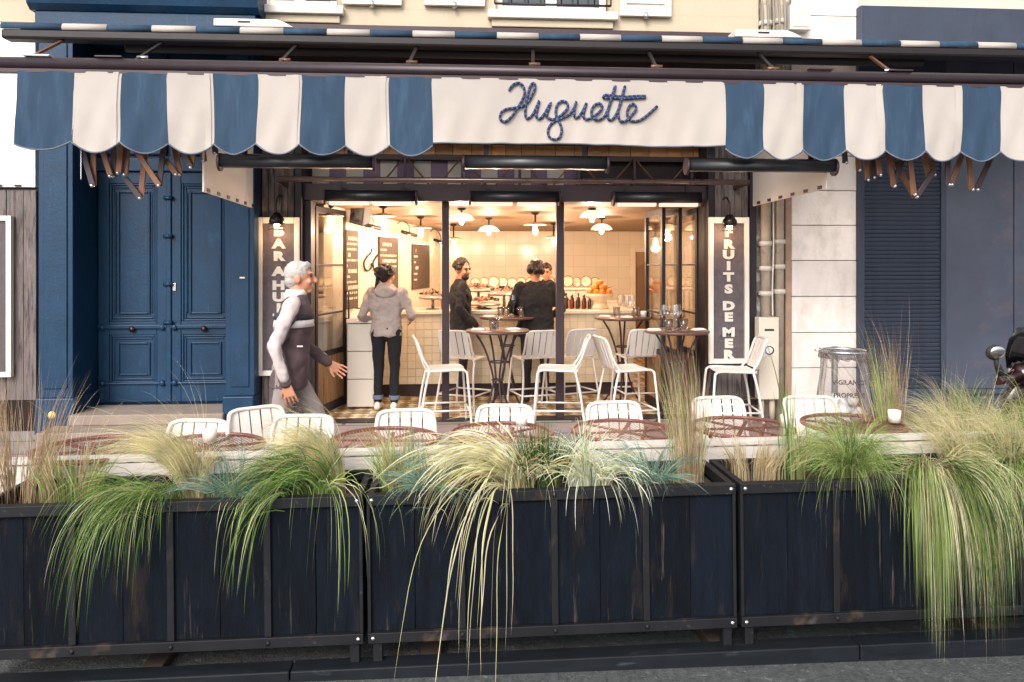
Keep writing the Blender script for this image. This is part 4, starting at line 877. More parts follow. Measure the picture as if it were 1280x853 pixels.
# ================================================================ tables
def perf_mat():
    m = mesh_alpha('perforated_red_steel', C('74493f'), 55, .70, .45, 45, .25); return m
M_perf = perf_mat(); M_red = mat('red_brown_steel', C('7a4c43'), .45, .15, 10, metal=.25)
def make_low_table():
    t = thing('terrace_table', 'x', 'table'); r_ = .285
    MB().lathe([(0, .726), (r_ - .004, .726)], (0, 0, 0), 40).build('perforated_top', M_perf, t, 0, False)
    m = MB(); m.smooth = True; m.tube([(r_ * math.cos(R(9 * k)), r_ * math.sin(R(9 * k)), .722) for k in range(40)], .012, 8, closed=True); m.build('rim', M_red, t, 0, False)
    for q in range(3): m = MB(); m.bar((-r_ * .95 * math.cos(R(60 * q)), -r_ * .95 * math.sin(R(60 * q)), .716), (r_ * .95 * math.cos(R(60 * q)), r_ * .95 * math.sin(R(60 * q)), .716), .02, .01); m.build('top_brace', M_red, t, 0, False)
    for q in range(3):
        a = R(30 + 120 * q); m = MB(); m.smooth = True; m.tube(catmull([(.22 * math.cos(a), .22 * math.sin(a), .71), (.05 * math.cos(a), .05 * math.sin(a), .42), (.06 * math.cos(a), .06 * math.sin(a), .2), (.25 * math.cos(a), .25 * math.sin(a), .0)], 5), .011, 7); m.build('leg', M_red, t, 0, False)
    return t
lt = make_low_table(); lu = []
LT = []
for px, py, lb in ((118, 560, 'in the planter corner before the blue portal'), (258, 557, 'before the blue double door'), (482, 548, 'in front of the chair by the hooded woman'), (626, 541, 'in line with the front high table'), (779, 537, 'in line with the rear high table'), (928, 533, 'below the FRUITS DE MER sign'), (1066, 529, 'before the transparent bin bag')):
    p = ground(px, py, .73); LT.append(p); place(lt, lu, (p.x, p.y, .002), R(rnd.uniform(0, 90)), 'round perforated red brown terrace table ' + lb, 'round terrace tables')
M_ttop = mat('dark_table_top', C('5b4038'), .35, .25, 9, c2=C('8a6a58'), c2amt=.4)
def make_high(h):
    t = thing('high_table', 'x', 'table'); r_ = .33
    MB().lathe([(0, h - .03), (r_ - .02, h - .03), (r_, h - .022), (r_, h - .006), (r_ - .006, h), (0, h)], (0, 0, 0), 36).build('table_top', M_ttop, t, 0, False)
    for q in range(4):
        a = R(20 + 90 * q); m = MB(); m.smooth = True; m.tube(catmull([(.24 * math.cos(a), .24 * math.sin(a), h - .03), (.14 * math.cos(a), .14 * math.sin(a), h - .2), (.06 * math.cos(a), .06 * math.sin(a), h * .55), (.055 * math.cos(a), .055 * math.sin(a), h * .40), (.13 * math.cos(a), .13 * math.sin(a), h * .16), (.24 * math.cos(a), .24 * math.sin(a), 0)], 6), .011, 7); m.build('leg', M_frame, t, 0, False)
    for z, r2 in ((h * .47, .058), (h * .66, .085)): m = MB(); m.smooth = True; m.tube([(r2 * math.cos(R(20 * k)), r2 * math.sin(R(20 * k)), z) for k in range(18)], .008, 6, closed=True); m.build('ring', M_frame, t, 0, False)
    return t
ht = make_high(.98); hu = []; T1 = pt(622, HZ, 7.95); T4 = pt(846, HZ, 7.9)
place(ht, hu, (T1.x, T1.y, .002), 0, 'round dark high table between the two posts, front one', 'high tables'); place(ht, hu, (T4.x, T4.y, .002), R(33), 'round dark high table with wine glasses by the folded doors', 'high tables')
ht2 = make_high(1.03); hu2 = []; T2 = pt(634, HZ, 9.2); T3 = pt(778, HZ, 9.1)
place(ht2, hu2, (T2.x, T2.y, .002), R(15), 'round dark high table between the two standing guests', 'high tables'); place(ht2, hu2, (T3.x, T3.y, .002), R(50), 'round dark high table with candle jar before the counter end', 'high tables')
# glassware, napkins, candles
M_glass = glass('clear_glassware', (.97, .97, .96, 1), .03, True, .10)
def wine(): t = thing('wine_glass', 'x', 'glass'); MB().lathe([(0, 0), (.035, .001), (.033, .004), (.005, .01), (.004, .09), (.02, .105), (.040, .14), (.040, .17), (.031, .215)], (0, 0, 0), 18).build('glass', M_glass, t, 0, False); MB().lathe([(.036, 0), (.036, .003)], (0, 0, 0), 16).build('foot_edge', M_glass, t, 0, False); return t
def tumbler(): t = thing('tumbler', 'x', 'glass'); MB().lathe([(0, .001), (.030, .001), (.037, .10), (.034, .10), (.028, .012), (0, .01)], (0, 0, 0), 16).build('glass', M_glass, t, 0, False); return t
M_nap = mat('paper_napkin', C('f1e8de'), .8, .04)
def napkin(): t = thing('napkin', 'x', 'napkin'); MB().box((-.07, -.04, 0), (.07, .04, .012)).build('fold', M_nap, t, .004, False); MB().box((-.06, -.035, .0125), (.05, .03, .02), Matrix.Rotation(R(8), 4, 'Z')).build('fold', M_nap, t, .003, False); return t
M_wax = mat('candle_jar_white', C('ece2d6'), .4, .04)
def candle(): t = thing('candle_jar', 'x', 'candle'); MB().lathe([(0, .001), (.033, .001), (.037, .07), (.033, .07), (.030, .05), (0, .05)], (0, 0, 0), 16).build('jar', M_wax, t, 0, False); MB().cyl((0, 0, .05), (0, 0, .062), .002, n=5).build('wick', M_black, t, 0, False); return t
protos = {'wine': (wine(), []), 'tumbler': (tumbler(), []), 'napkin': (napkin(), []), 'candle': (candle(), [])}
def setout(kind, T, h, items, where):
    pr, us = protos[kind]
    for dx, dy, nm in items: place(pr, us, (T.x + dx, T.y + dy, h + .003), R(rnd.uniform(-30, 30)), nm + ' ' + where, kind + ' on tables', 1.2 if kind in ('wine', 'tumbler') else 1)
setout('tumbler', T1, .98, [(-.05, -.05, 'clear tumbler'), (-.02, .06, 'second clear tumbler behind the first')], 'on the front high table between the posts')
setout('napkin', T1, .98, [(-.2, -.05, 'folded white napkin nearer the menu boards'), (.16, -.02, 'folded white napkin nearer the bar')], 'on the front high table between the posts')
setout('wine', T2, 1.03, [(.0, .05, 'wine glass in the middle'), (.07, -.04, 'wine glass toward the person in black')], 'of the rear high table between guests')
setout('tumbler', T2, 1.03, [(.16, -.1, 'tumbler'), (-.08, -.05, 'tumbler beside the wine glasses'), (-.02, -.14, 'tumbler at the front rim')], 'on the rear high table between guests')
setout('napkin', T2, 1.03, [(-.22, -.08, 'white napkin close to the bearded man'), (.22, .0, 'white napkin close to the person in black')], 'on the rear high table')
setout('wine', T3, 1.03, [(.06, .0, 'wine glass'), (.0, .1, 'wine glass behind'), (.13, .08, 'wine glass nearest the candle')], 'on the high table before the counter end')
setout('tumbler', T3, 1.03, [(-.08, -.05, 'tumbler'), (.14, -.08, 'tumbler near the candle jar')], 'on the high table before the counter end')
setout('napkin', T3, 1.03, [(-.2, .0, 'white napkin'), (.02, -.15, 'white napkin at the front rim')], 'on the high table before the counter end')
setout('candle', T3, 1.03, [(.24, -.06, 'white candle jar')], 'on the high table before the counter end')
setout('wine', T4, .98, [(-.02, .0, 'tall wine glass'), (-.12, .05, 'wide wine glass'), (.03, .1, 'rear wine glass')], 'on the high table by the folded doors')
setout('tumbler', T4, .98, [(.06, -.04, 'tumbler'), (-.1, -.07, 'tumbler at the rim')], 'on the high table by the folded doors')
setout('napkin', T4, .98, [(-.24, -.02, 'white napkin by the post side'), (.22, -.03, 'white napkin by the sign side')], 'on the high table by the folded doors')
for i, (px, py) in enumerate(((262, 548), (652, 528), (984, 530), (1118, 524))):
    p = ground(px, py, .76); pr, us = protos['candle']; place(pr, us, (p.x, p.y, .741), 0, 'white candle jar on the terrace table ' + ('before the blue double door', 'in line with the front high table', 'between sign and bin bag', 'by the tall dry grass')[i], 'candle jars on the terrace')

# ================================================================ people
M_skin = mat('skin', C('bd8468'), .5, .08, 20)
M_skin.node_tree.nodes['Principled BSDF'].inputs['Subsurface Weight'].default_value = .08
def cloth(name, c, var=.14): return mat(name, c, .9, var, 5, bump=.35, bscale=18)
def remesh(o, vox, it=4, fold=None):
    md = o.modifiers.new('r', 'REMESH'); md.mode = 'VOXEL'; md.voxel_size = vox; md.use_smooth_shade = True
    sm = o.modifiers.new('s', 'SMOOTH'); sm.factor = .5; sm.iterations = it
    if fold:
        tx = bpy.data.textures.get('folds_%g' % fold[0]) or bpy.data.textures.new('folds_%g' % fold[0], 'CLOUDS'); tx.noise_scale = fold[0]; tx.noise_depth = 2
        for k, tn in enumerate((tx,)): dm = o.modifiers.new('d%d' % k, 'DISPLACE'); dm.texture = tn; dm.strength = fold[1]; dm.mid_level = .5; dm.texture_coords = 'LOCAL'
    return o
def hand(m, wr, dr, pn, side, curl=.5, s=1.0):
    dr = Vector(dr).normalized(); pn = Vector(pn); pn = (pn - dr * pn.dot(dr)).normalized(); lat = dr.cross(pn) * side
    wr = Vector(wr)
    for k in range(4): b = wr + dr * .085 * s + lat * (k - 1.5) * .020 * s; m.caps(wr + lat * (k - 1.5) * .011 * s, b, .014 * s, .011 * s, 8)
    for k, L_ in enumerate((.072, .080, .076, .060)):
        p = wr + dr * .085 * s + lat * (k - 1.5) * .024 * s; d = (dr + lat * (k - 1.5) * .05).normalized()
        for j, f in enumerate((.45, .32, .23)):
            ax = dr.cross(pn).normalized(); d = Matrix.Rotation((curl * .75) * (1 if True else 1), 3, ax) @ d if j else Matrix.Rotation(curl * .5, 3, ax) @ d
            q = p + d * L_ * f * s; m.caps(p, q, .0085 * s, .0072 * s, 8); p = q
    tb = wr + dr * .025 * s - lat * .022 * s; td = (dr * .7 - lat * .6 + pn * .35).normalized(); q = tb + td * .045 * s; m.caps(tb, q, .013 * s, .0105 * s, 8); m.caps(q, q + (td * .6 + dr * .5 + pn * .2).normalized() * .035 * s, .0105 * s, .0085 * s, 8)
def person(label, loc, rz, H, feet, hands, elb, top, pants, shoe_m, hair_m, hair, yaw=0, pitch=0, lean=.0, vox=.011, build_=1.0, hem=.50, jac=1.0, knees=(.04, .04), extra=None, sleeve=.97, beard=None, hdir=None):
    s = H / 1.72; b = build_
    t = thing('person', label, 'person', loc, rz)
    V = lambda x, y, z: Vector((x, y, z)) * s
    pel = V(0, 0, .93); chest = V(0, lean * .8, 1.26); sh = [V(-.168 * b, lean, 1.385), V(.168 * b, lean, 1.385)]; neck0 = V(0, lean, 1.42); hc = V(0, lean + .03, 1.585)
    hips = [V(-.085 * b, 0, .90), V(.085 * b, 0, .90)]; ank = [V(f[0], f[1], f[2] if len(f) > 2 else .09) for f in feet]
    kn = [(hips[i] + ank[i]) / 2 + V(0, knees[i], .02) for i in (0, 1)]
    wr = [V(*h) for h in hands]; el = [V(*e_) for e_ in elb]
    Mh = Matrix.Translation(hc) @ Euler((R(pitch), 0, R(yaw))).to_matrix().to_4x4() @ Matrix.Scale(s, 4)
    q = lambda x, y, z: Mh @ Vector((x, y, z)); M3 = Mh.to_3x3().to_4x4()
    m = MB(); m.smooth = True                         # skin: one continuous figure
    m.ell(q(0, -.012, .02), (.073, .092, .098), 16, 12, M3); m.ell(q(0, .028, -.035), (.056, .064, .080), 16, 12, M3); m.ell(q(0, .062, -.092), (.030, .026, .024), 12, 8, M3)
    m.caps(q(0, .088, .02), q(0, .112, -.022), .009 * s, .014 * s, 8); m.ell(q(0, .112, -.03), (.017, .012, .010), 8, 6, M3); m.ell(q(0, .078, .034), (.048, .018, .011), 10, 6, M3)
    for e_ in (-1, 1): m.ell(q(e_ * .076, -.008, -.01), (.010, .024, .033), 10, 8, M3); m.ell(q(e_ * .034, .07, -.028), (.022, .02, .022), 8, 6, M3)
    m.ell(q(0, .088, -.062), (.024, .012, .007), 8, 6, M3); m.ell(q(0, .085, -.074), (.020, .012, .007), 8, 6, M3)
    m.caps(neck0 - V(0, .01, .03), hc - V(0, .02, .07), .058 * s, .054 * s, 14); m.loft([(pel, V(.14*b, 0, 0), V(0, .095, 0)), (V(0, lean*.5, 1.08), V(.13*b, 0, 0), V(0, .085, 0)), (chest, V(.15*b, 0, 0), V(0, .1, 0)), (V(0, lean, 1.42), V(.10*b, 0, 0), V(0, .06, 0))])
    for i in (0, 1):
        sd = (-1, 1)[i]
        m.caps(sh[i], el[i], .045 * s, .038 * s); m.caps(el[i], wr[i], .036 * s, .026 * s); d = hdir[i] if hdir else (wr[i] - el[i])
        hand(m, wr[i], d, (-sd, .1, 0) if abs(Vector(d).normalized().x) < .8 else (0, 1, 0), sd, .45, s)
        m.caps(hips[i], kn[i], .075 * s, .05 * s); m.caps(kn[i], ank[i], .048 * s, .035 * s); m.caps(ank[i], ank[i] + V(0, .1, -.055), .035 * s, .03 * s)
    bod = remesh(m.build('body', M_skin, t, 0, False), .0055 if H == 1.70 and b == .98 else .0075, 1)
    m = MB(); m.smooth = True                         # trousers
    m.ell(pel + V(0, -.005, .0), (.155 * b * s, .112 * s, .12 * s), 18, 12)
    for i in (0, 1): m.caps(hips[i], kn[i], .088 * s * b, .064 * s); m.caps(kn[i], ank[i] + V(0, 0, .02), .062 * s, .050 * s)
    remesh(m.build('trousers', pants, t, 0, False), vox, 3, (.10, .018))
    m = MB(); m.smooth = True                         # upper garment
    hz_ = .93 - .93 * (hem - .5) * 2 if False else hem
    m.loft([(V(0, -.002, hz_), V(.165*b*jac, 0, 0), V(0, .122*jac, 0)), (V(0, lean*.3, (hz_ + 1.05) / 2), V(.162*b*jac, 0, 0), V(0, .118*jac, 0)), (V(0, lean*.55, 1.10), V(.155*b*jac, 0, 0), V(0, .115*jac, 0)), (V(0, lean * .8, 1.25), V(.172*b*jac, 0, 0), V(0, .125*jac, 0)), (V(0, lean, 1.36), V(.172*b, 0, 0), V(0, .108*jac, 0)), (V(0, lean, 1.425), V(.125*b, 0, 0), V(0, .078, 0)), (V(0, lean + .005, 1.475), V(.068, 0, 0), V(0, .066, 0))], 24)
    for i in (0, 1): m.caps(sh[i], el[i], .061 * s * b, .054 * s); m.caps(el[i], el[i].lerp(wr[i], sleeve), .053 * s, .040 * s)
    remesh(m.build(top[0], top[1], t, 0, False), vox, 3, (.085, .030 if jac > 1.07 and hem < .8 else .042))
    for i in (0, 1):                                  # shoes
        a = ank[i] + V(0, 0, -.09) ; m = MB(); m.smooth = True; f = Vector((0, 1, 0))
        m.loft([(a + V(0, -.075, .04), V(.03, 0, 0), V(0, 0, .035)), (a + V(0, -.05, .05), V(.038, 0, 0), V(0, 0, .05)), (a + V(0, .02, .05), V(.042, 0, 0), V(0, 0, .05)), (a + V(0, .09, .036), V(.047, 0, 0), V(0, 0, .036)), (a + V(0, .15, .026), V(.042, 0, 0), V(0, 0, .026)), (a + V(0, .185, .02), V(.02, 0, 0), V(0, 0, .015))], 14); m.build('shoe', shoe_m, t, 0, False)
    for e_ in (-1, 1):
        MB().ell(q(e_ * .030, .082, .012), (.012, .008, .008), 8, 6, M3).build('eye', mat('eye_dark', C('2a1c18'), .2), t, 0, False).parent = bod
        MB().ell(q(e_ * .031, .090, .032), (.020, .006, .005), 8, 5, M3).build('eyebrow', hair_m, t, 0, False)
    m = MB(); m.smooth = True; hair(m, q, M3, s); remesh(m.build('hair', hair_m, t, 0, False), .008, 1, (.018, .014))
    if beard: m = MB(); m.smooth = True; m.ell(q(0, .05, -.082), (.054, .050, .046), 12, 9, M3); m.ell(q(0, .092, -.048), (.03, .014, .009), 8, 6, M3); remesh(m.build('beard', hair_m, t, 0, False), .008, 1)
    if extra: extra(t, V, sh, el, wr, lean)
    return t
def curly(seed, r_=.03, n=60, low=-.02, back=True):
    def f(m, q, M3, s):
        rr = random.Random(seed); m.ell(q(0, -.022, .035), (.082, .092, .092), 16, 12, M3)
        for _ in range(n):
            a, b = rr.uniform(0, 6.28), rr.uniform(low * 8, 1.5); x, y, z = .085 * math.cos(a) * math.cos(b), -.022 + .098 * math.sin(a) * math.cos(b), .03 + .095 * math.sin(b)
            if y > .045 and z < .075: continue
            m.ell(q(x, y, z), (r_ * s,) * 3, 6, 5)
    return f
def short(m, q, M3, s):
    m.ell(q(0, -.022, .035), (.080, .094, .090), 16, 12, M3); m.ell(q(0, -.055, -.02), (.068, .056, .062), 14, 10, M3); m.ell(q(0, .035, .088), (.055, .045, .03), 12, 8, M3)
def bun(m, q, M3, s):
    rr = random.Random(5); m.ell(q(0, -.025, .03), (.085, .092, .092), 16, 12, M3); m.ell(q(0, -.06, -.03), (.06, .05, .06), 12, 8, M3)
    for k in range(70):
        a, b = rr.uniform(0, 6.28), rr.uniform(-.3, 1.5); x, y, z = .092 * math.cos(a) * math.cos(b), -.03 + .10 * math.sin(a) * math.cos(b), .03 + .1 * math.sin(b)
        if y < .04: m.ell(q(x, y, z), (.024 * s,) * 3, 6, 5)
    for k in range(30): m.ell(q(rr.uniform(-.06, .06), -.115 + rr.uniform(-.03, .02), .035 + rr.uniform(-.05, .06)), (.030 * s,) * 3, 6, 5)
    for k in range(9): m.ell(q(-.06 - .004 * k, -.10, -.0 - k * .022), (.026, .022, .028), 6, 5, M3)
# man walking past, in profile
p = pt(361, HZ, 5.5)
def walker_extra(t, V, sh, el, wr, lean):
    for i in (0, 1):
        sd = (-1, 1)[i]; o = V(sd * .022, 0, .004); m = MB(); m.smooth = True; m.caps(sh[i] + o + V(0, 0, .015), el[i] + o, .058, .047); m.caps(el[i] + o, el[i].lerp(wr[i], .85) + o, .046, .034); m.caps(sh[i] + V(-sd * .06, 0, .02), sh[i] + o + V(0, 0, .015), .04, .05)
        remesh(m.build('sleeve_panel', cloth('white_sleeve', C('b9acab')), t, 0, False), .012, 3, (.07, .03))
    for nm, z0, z1, c_, k in (('chest_band', 1.235, 1.285, 'ddd2d0', 1.075), ('dark_chest_band', 1.29, 1.33, '38303a', 1.06)):
        m = MB(); m.smooth = True; m.loft([(V(0, .035, z0), V(.172 * k * 1.05, 0, 0), V(0, .125 * k * 1.08, 0)), (V(0, .038, z1), V(.172 * k * 1.01, 0, 0), V(0, .118 * k * 1.09, 0))], 26); m.build(nm, cloth(nm, C(c_)), t, 0, False)
    m = MB(); m.smooth = True; m.loft([(V(0, lean - .01, 1.43), V(.085, 0, 0), V(0, .085, 0)), (V(0, lean + .0, 1.475), V(.078, 0, 0), V(0, .080, 0)), (V(0, lean + .004, 1.50), V(.072, 0, 0), V(0, .072, 0))], 22); m.build('collar', cloth('pale_collar_cloth', C('d9cfc6')), t, 0, False)
    MB().box(V(.165, .08, 1.10), V(.168, .12, 1.11)).build('chest_logo', M_white, t, 0, False)
person('white haired man in grey jacket with white sleeves walking past the bar sign', (p.x, p.y, .002), R(-86), 1.70,
       [(-.09, .34), (.09, -.30, .13)], [(-.23, .26, .93), (.235, .02, .85)], [(-.25, .02, 1.12), (.245, -.06, 1.11)],
       ('jacket', cloth('grey_mauve_jacket', C('574649'))), cloth('light_grey_trousers', C('8d817e')), mat('brown_shoe', C('4a3a34'), .6), mat('white_hair', C('aca6a2'), .8, .1, 60, bump=.4, bscale=120), short, 0, 0, .05, .010, .98, .79, 1.08, (.05, .09), walker_extra, .96, None, [(0, .5, -.3), (0, .25, -1)])
# woman with her back to the street
p = pt(483, HZ, 8.75)
def hood(t, V, sh, el, wr, lean):
    m = MB(); m.smooth = True; m.ell(V(0, lean - .085, 1.40), (.13, .06, .085), 16, 10, Matrix.Rotation(R(-20), 4, 'X')); m.ell(V(0, lean - .05, 1.455), (.11, .06, .04), 14, 8); remesh(m.build('hood', MATS['grey_hoodie'], t, 0, False), .011, 3, (.07, .03))
    for i, f in enumerate(((-.1, .0), (.1, -.02))): m = MB(); m.smooth = True; m.lathe([(.058, .12), (.062, .125), (.062, .165), (.058, .17)], V(f[0], f[1], 0), 18); m.build('rolled_cuff', cloth('pale_denim_cuff', C('6b7588')), t, 0, False)
person('woman with dark hair bun in grey hoodie and dark jeans, back turned', (p.x, p.y, .002), R(-8), 1.66, [(-.1, .0), (.1, -.02)], [(-.2, .24, 1.0), (.24, .26, 1.05)], [(-.29, -.02, 1.10), (.30, .0, 1.12)],
       ('hoodie', cloth('grey_hoodie', C('ab9c96'))), cloth('dark_jeans', C('17181e')), mat('white_sneaker', C('e6ddd2'), .5), mat('dark_hair', C('2a1d1a'), .5, .3, 40, bump=.4, bscale=100), bun, -25, 0, .01, .011, 1.10, .87, 1.06, (.02, .02), hood, .9)
# bearded man
p = pt(577, HZ, 9.3)
person('bearded man in black jacket with curly dark hair standing at the counter', (p.x, p.y, .002), R(-80), 1.72, [(-.1, .02), (.1, -.04)], [(-.2, .16, .92), (.21, .14, .93)], [(-.25, -.06, 1.13), (.26, -.07, 1.13)],
       ('jacket', cloth('black_jacket', C('211d1e'))), cloth('charcoal_trousers', C('2a2628')), mat('tan_boot', C('8a6244'), .7), MATS['dark_hair'], curly(2), -52, -6, -.02, .011, 1.0, .84, 1.12, (.02, .02), None, .98, True)
# guest in black seen from behind
p = pt(670, HZ, 9.25)
person('person in black with bushy dark hair seen from behind at the counter', (p.x, p.y, .002), R(4), 1.70, [(-.12, .0), (.11, -.02)], [(-.16, .28, 1.06), (.2, .24, 1.02)], [(-.31, .02, 1.12), (.32, .0, 1.12)],
       ('coat', cloth('black_coat', C('1b191a'))), cloth('black_trousers', C('1d1c1f')), mat('black_shoe', C('1c1a1a'), .5), MATS['dark_hair'], curly(4, .034, 90, -.06), 12, 0, .02, .011, 1.18, .80, 1.16, (.02, .02))
# bar tender behind the counter
p = pt(686, HZ, 10.55)
person('bar tender with dark hair in black top leaning over behind the counter', (p.x, p.y, .002), R(150), 1.68, [(-.1, .0), (.1, .0)], [(-.18, .26, 1.04), (.18, .28, 1.04)], [(-.27, .0, 1.15), (.27, .0, 1.15)],
       ('shirt', cloth('black_shirt', C('201e20'))), MATS['black_trousers'], MATS['black_shoe'], MATS['dark_hair'], short, 15, -14, .06, .012, .95, .86, 1.05)
# ================================================================ planters along the road edge (they follow its slight slope)
def charred():
    m = mat('charred_navy_plank', C('0a0f17'), .75, .45, 5, stretch=(6, 6, .8), bump=.5, bscale=45, rand=.25, spec=.12); N, L = m.node_tree.nodes, m.node_tree.links; b = N['Principled BSDF']
    src = b.inputs['Base Color'].links[0].from_socket; tc = N.new('ShaderNodeTexCoord'); oi = N.new('ShaderNodeObjectInfo'); ad = N.new('ShaderNodeVectorMath'); ad.operation = 'MULTIPLY_ADD'
    cx = N.new('ShaderNodeCombineXYZ'); L.new(oi.outputs['Random'], cx.inputs[0]); L.new(oi.outputs['Random'], cx.inputs[2]); L.new(cx.outputs[0], ad.inputs[0]); ad.inputs[1].default_value = (37, 0, 53); L.new(tc.outputs['Object'], ad.inputs[2])
    out = src
    for sc_, stx, lo, hi, c_ in ((2.2, (2.2, 2.2, .55), .56, .70, C('3a2f27')), (3.0, (9, 9, .5), .60, .68, C('5c5046')), (1.5, (1.2, 1.2, .8), .48, .75, C('121c2b'))):
        mp = N.new('ShaderNodeMapping'); mp.inputs['Scale'].default_value = stx; L.new(ad.outputs[0], mp.inputs[0]); no = N.new('ShaderNodeTexNoise'); no.inputs['Scale'].default_value = sc_; no.inputs['Detail'].default_value = 9; no.inputs['Roughness'].default_value = .72; L.new(mp.outputs[0], no.inputs[0])
        rp = N.new('ShaderNodeMapRange'); rp.inputs[1].default_value = lo; rp.inputs[2].default_value = hi; rp.clamp = True; L.new(no.outputs['Fac'], rp.inputs[0])
        fa = N.new('ShaderNodeMath'); fa.operation = 'MULTIPLY'; fa.inputs[1].default_value = .6; L.new(rp.outputs[0], fa.inputs[0])
        mx = N.new('ShaderNodeMix'); mx.data_type = 'RGBA'; L.new(fa.outputs[0], mx.inputs['Factor']); L.new(out, mx.inputs[6]); mx.inputs[7].default_value = c_; out = mx.outputs[2]
    L.new(out, b.inputs['Base Color']); return m
M_navy = charred()
M_pfr = mat('dark_planter_steel', C('141418'), .6, .25, 9, spec=.3, c2=C('47403d'), c2amt=.36)
wear(M_pfr, C('4a3a30'), 6, .56, .70, .7); wear(M_pfr, C('5c5a58'), 30, .62, .70, .4)
M_soil = mat('potting_soil', C('3a2d26'), .95, .3, 30, bump=1.0, bscale=50)
TL = R(-.62); PY = 3.36; PZ = .085
def planter(px0, px1, label, n=4):
    x0, x1 = fx(px0, PY), fx(px1, PY); L_ = x1 - x0; t = thing('planter', label, 'planter', (x0, PY, 0), 0, 'navy plank planters'); t.rotation_euler = (0, TL, 0)
    t.location.z = -math.sin(TL) * 1 * (x0 - fx(640, PY)) ; h = .64; z0 = .04; D = .42; e = .03
    bl = lambda nm, a, b, m, bev=.003: MB().box(a, b).build(nm, m, t, bev, False)
    w_ = L_ / n
    for i in range(n + 1): bl('post', (max(0, i * w_ - e/2) if i else 0, -.012, z0 + .046), (min(L_, i * w_ + e/2) if i < n else L_, .02, z0 + h - .046), M_pfr)
    bl('top_rail', (0, -.015, z0 + h - .045), (L_, .03, z0 + h), M_pfr); bl('bottom_rail', (0, -.015, z0), (L_, .03, z0 + .045), M_pfr)
    bl('top_rail', (0, D - .03, z0 + h - .045), (L_, D, z0 + h), M_pfr); bl('bottom_rail', (0, D - .03, z0), (L_, D, z0 + .045), M_pfr)
    for x in (0, L_ - e): bl('end_rail', (x, .031, z0 + h - .045), (x + e, D - .031, z0 + h), M_pfr); bl('end_rail', (x, .031, z0), (x + e, D - .031, z0 + .045), M_pfr)
    for x in (0.002, L_ - .022): bl('end_board', (x, .021, z0 + .046), (x + .02, D - .021, z0 + h - .046), M_navy)
    pw_ = w_ / 2
    for i in range(2 * n):
        j = rnd.uniform(-.003, .003); bl('plank', (i * pw_ + .001, .004 + j, z0 + .046), ((i + 1) * pw_ - .001, .02, z0 + h - .046), M_navy, .002); bl('plank', (i * pw_ + .002, D - .02, z0 + .046), ((i + 1) * pw_ - .002, D - .004 + j, z0 + h - .046), M_navy, .002)
    bl('soil', (.03, .03, z0 + .05), (L_ - .03, D - .03, z0 + h - .06), M_soil, 0)
    for x in (.02, L_ - .06):
        for y in (.0, D - .06): bl('leg', (x, y, -.045), (x + .04, y + .05, z0 - .001), M_pfr)
    for i in range(n + 1):
        for z in (z0 + .022, z0 + h - .022): MB().ell((min(max(i * w_, .022), L_ - .022), -.016, z), (.011, .007, .011), 8, 5).build('bolt', M_chrome if (i in (0, n)) else M_pfr, t, 0, False)
    return t
pl0 = planter(-33, 455, 'navy plank planter with feathery grass before the blue portal')
pl1 = planter(460.5, 920.5, 'navy plank planter with pale drooping sedge before the shop opening')
pl2 = planter(926, 1392, 'navy plank planter with long cascading grass before the louvred shopfront')
PLT = lambda x: .68 - math.sin(TL) * -1 * 0 + math.tan(-TL) * (x - fx(640, PY))     # rim height along the row
sl = thing('planter_base_beam', 'dark blue steel base beam lying on the road under the planters', 'beam', (fx(640, PY), PY - .05, ROAD)); sl.rotation_euler = (0, TL, 0)
for a, b in ((-3.2, -.95), (-.945, 1.55), (1.555, 4.2)):
    MB().box((a, .0, -.06), (b, .10, .055)).build('beam', mat('scuffed_blue_steel', C('12161c'), .6, .35, 6, c2=C('3c4148'), c2amt=.38, spec=.25, stretch=(1, 4, 4)), sl, .006, False)
for a in (-2.8, -1.6, -.4, .9, 2.2): MB().box((a, .101, -.05), (a + .09, .45, .052)).build('cross_bearer', mat('raw_bearer', C('33281f'), .8, .3, 6), sl, .004, False)
MB().box((-3.2, .36, -.06), (4.2, .46, .055)).build('rear_beam', MATS['scuffed_blue_steel'], sl, .006, False)
# whitewashed plank screen behind the planters
M_ww = mat('whitewashed_plank', C('c9c2bb'), .8, .12, 4, stretch=(.8, 9, 9), c2=C('8f857c'), c2amt=.36, bump=.3, bscale=25, rand=.06)
ws = thing('plank_screen', 'low whitewashed plank screen between the planters and the terrace tables', 'screen', (fx(640, 3.84), 3.84, 0)); ws.rotation_euler = (0, TL, 0)
for k in range(5):
    for (a, b) in ((-2.95, -1.45), (-1.445, .1), (.105, 1.62), (1.625, 3.6)):
        j = rnd.uniform(-.003, .003); MB().box((a, j, .06 + k * .134), (b, .024 + j, .06 + k * .134 + .128)).build('plank', M_ww, ws, .003, False)
for a in (-2.2, -.7, .85, 2.6): MB().box((a, .028, -.0), (a + .07, .07, .72)).build('upright', M_ww, ws, .003, False)
MB().box((-2.95, -.008, .733), (3.6, .06, .757)).build('capping', M_ww, ws, .003, False)

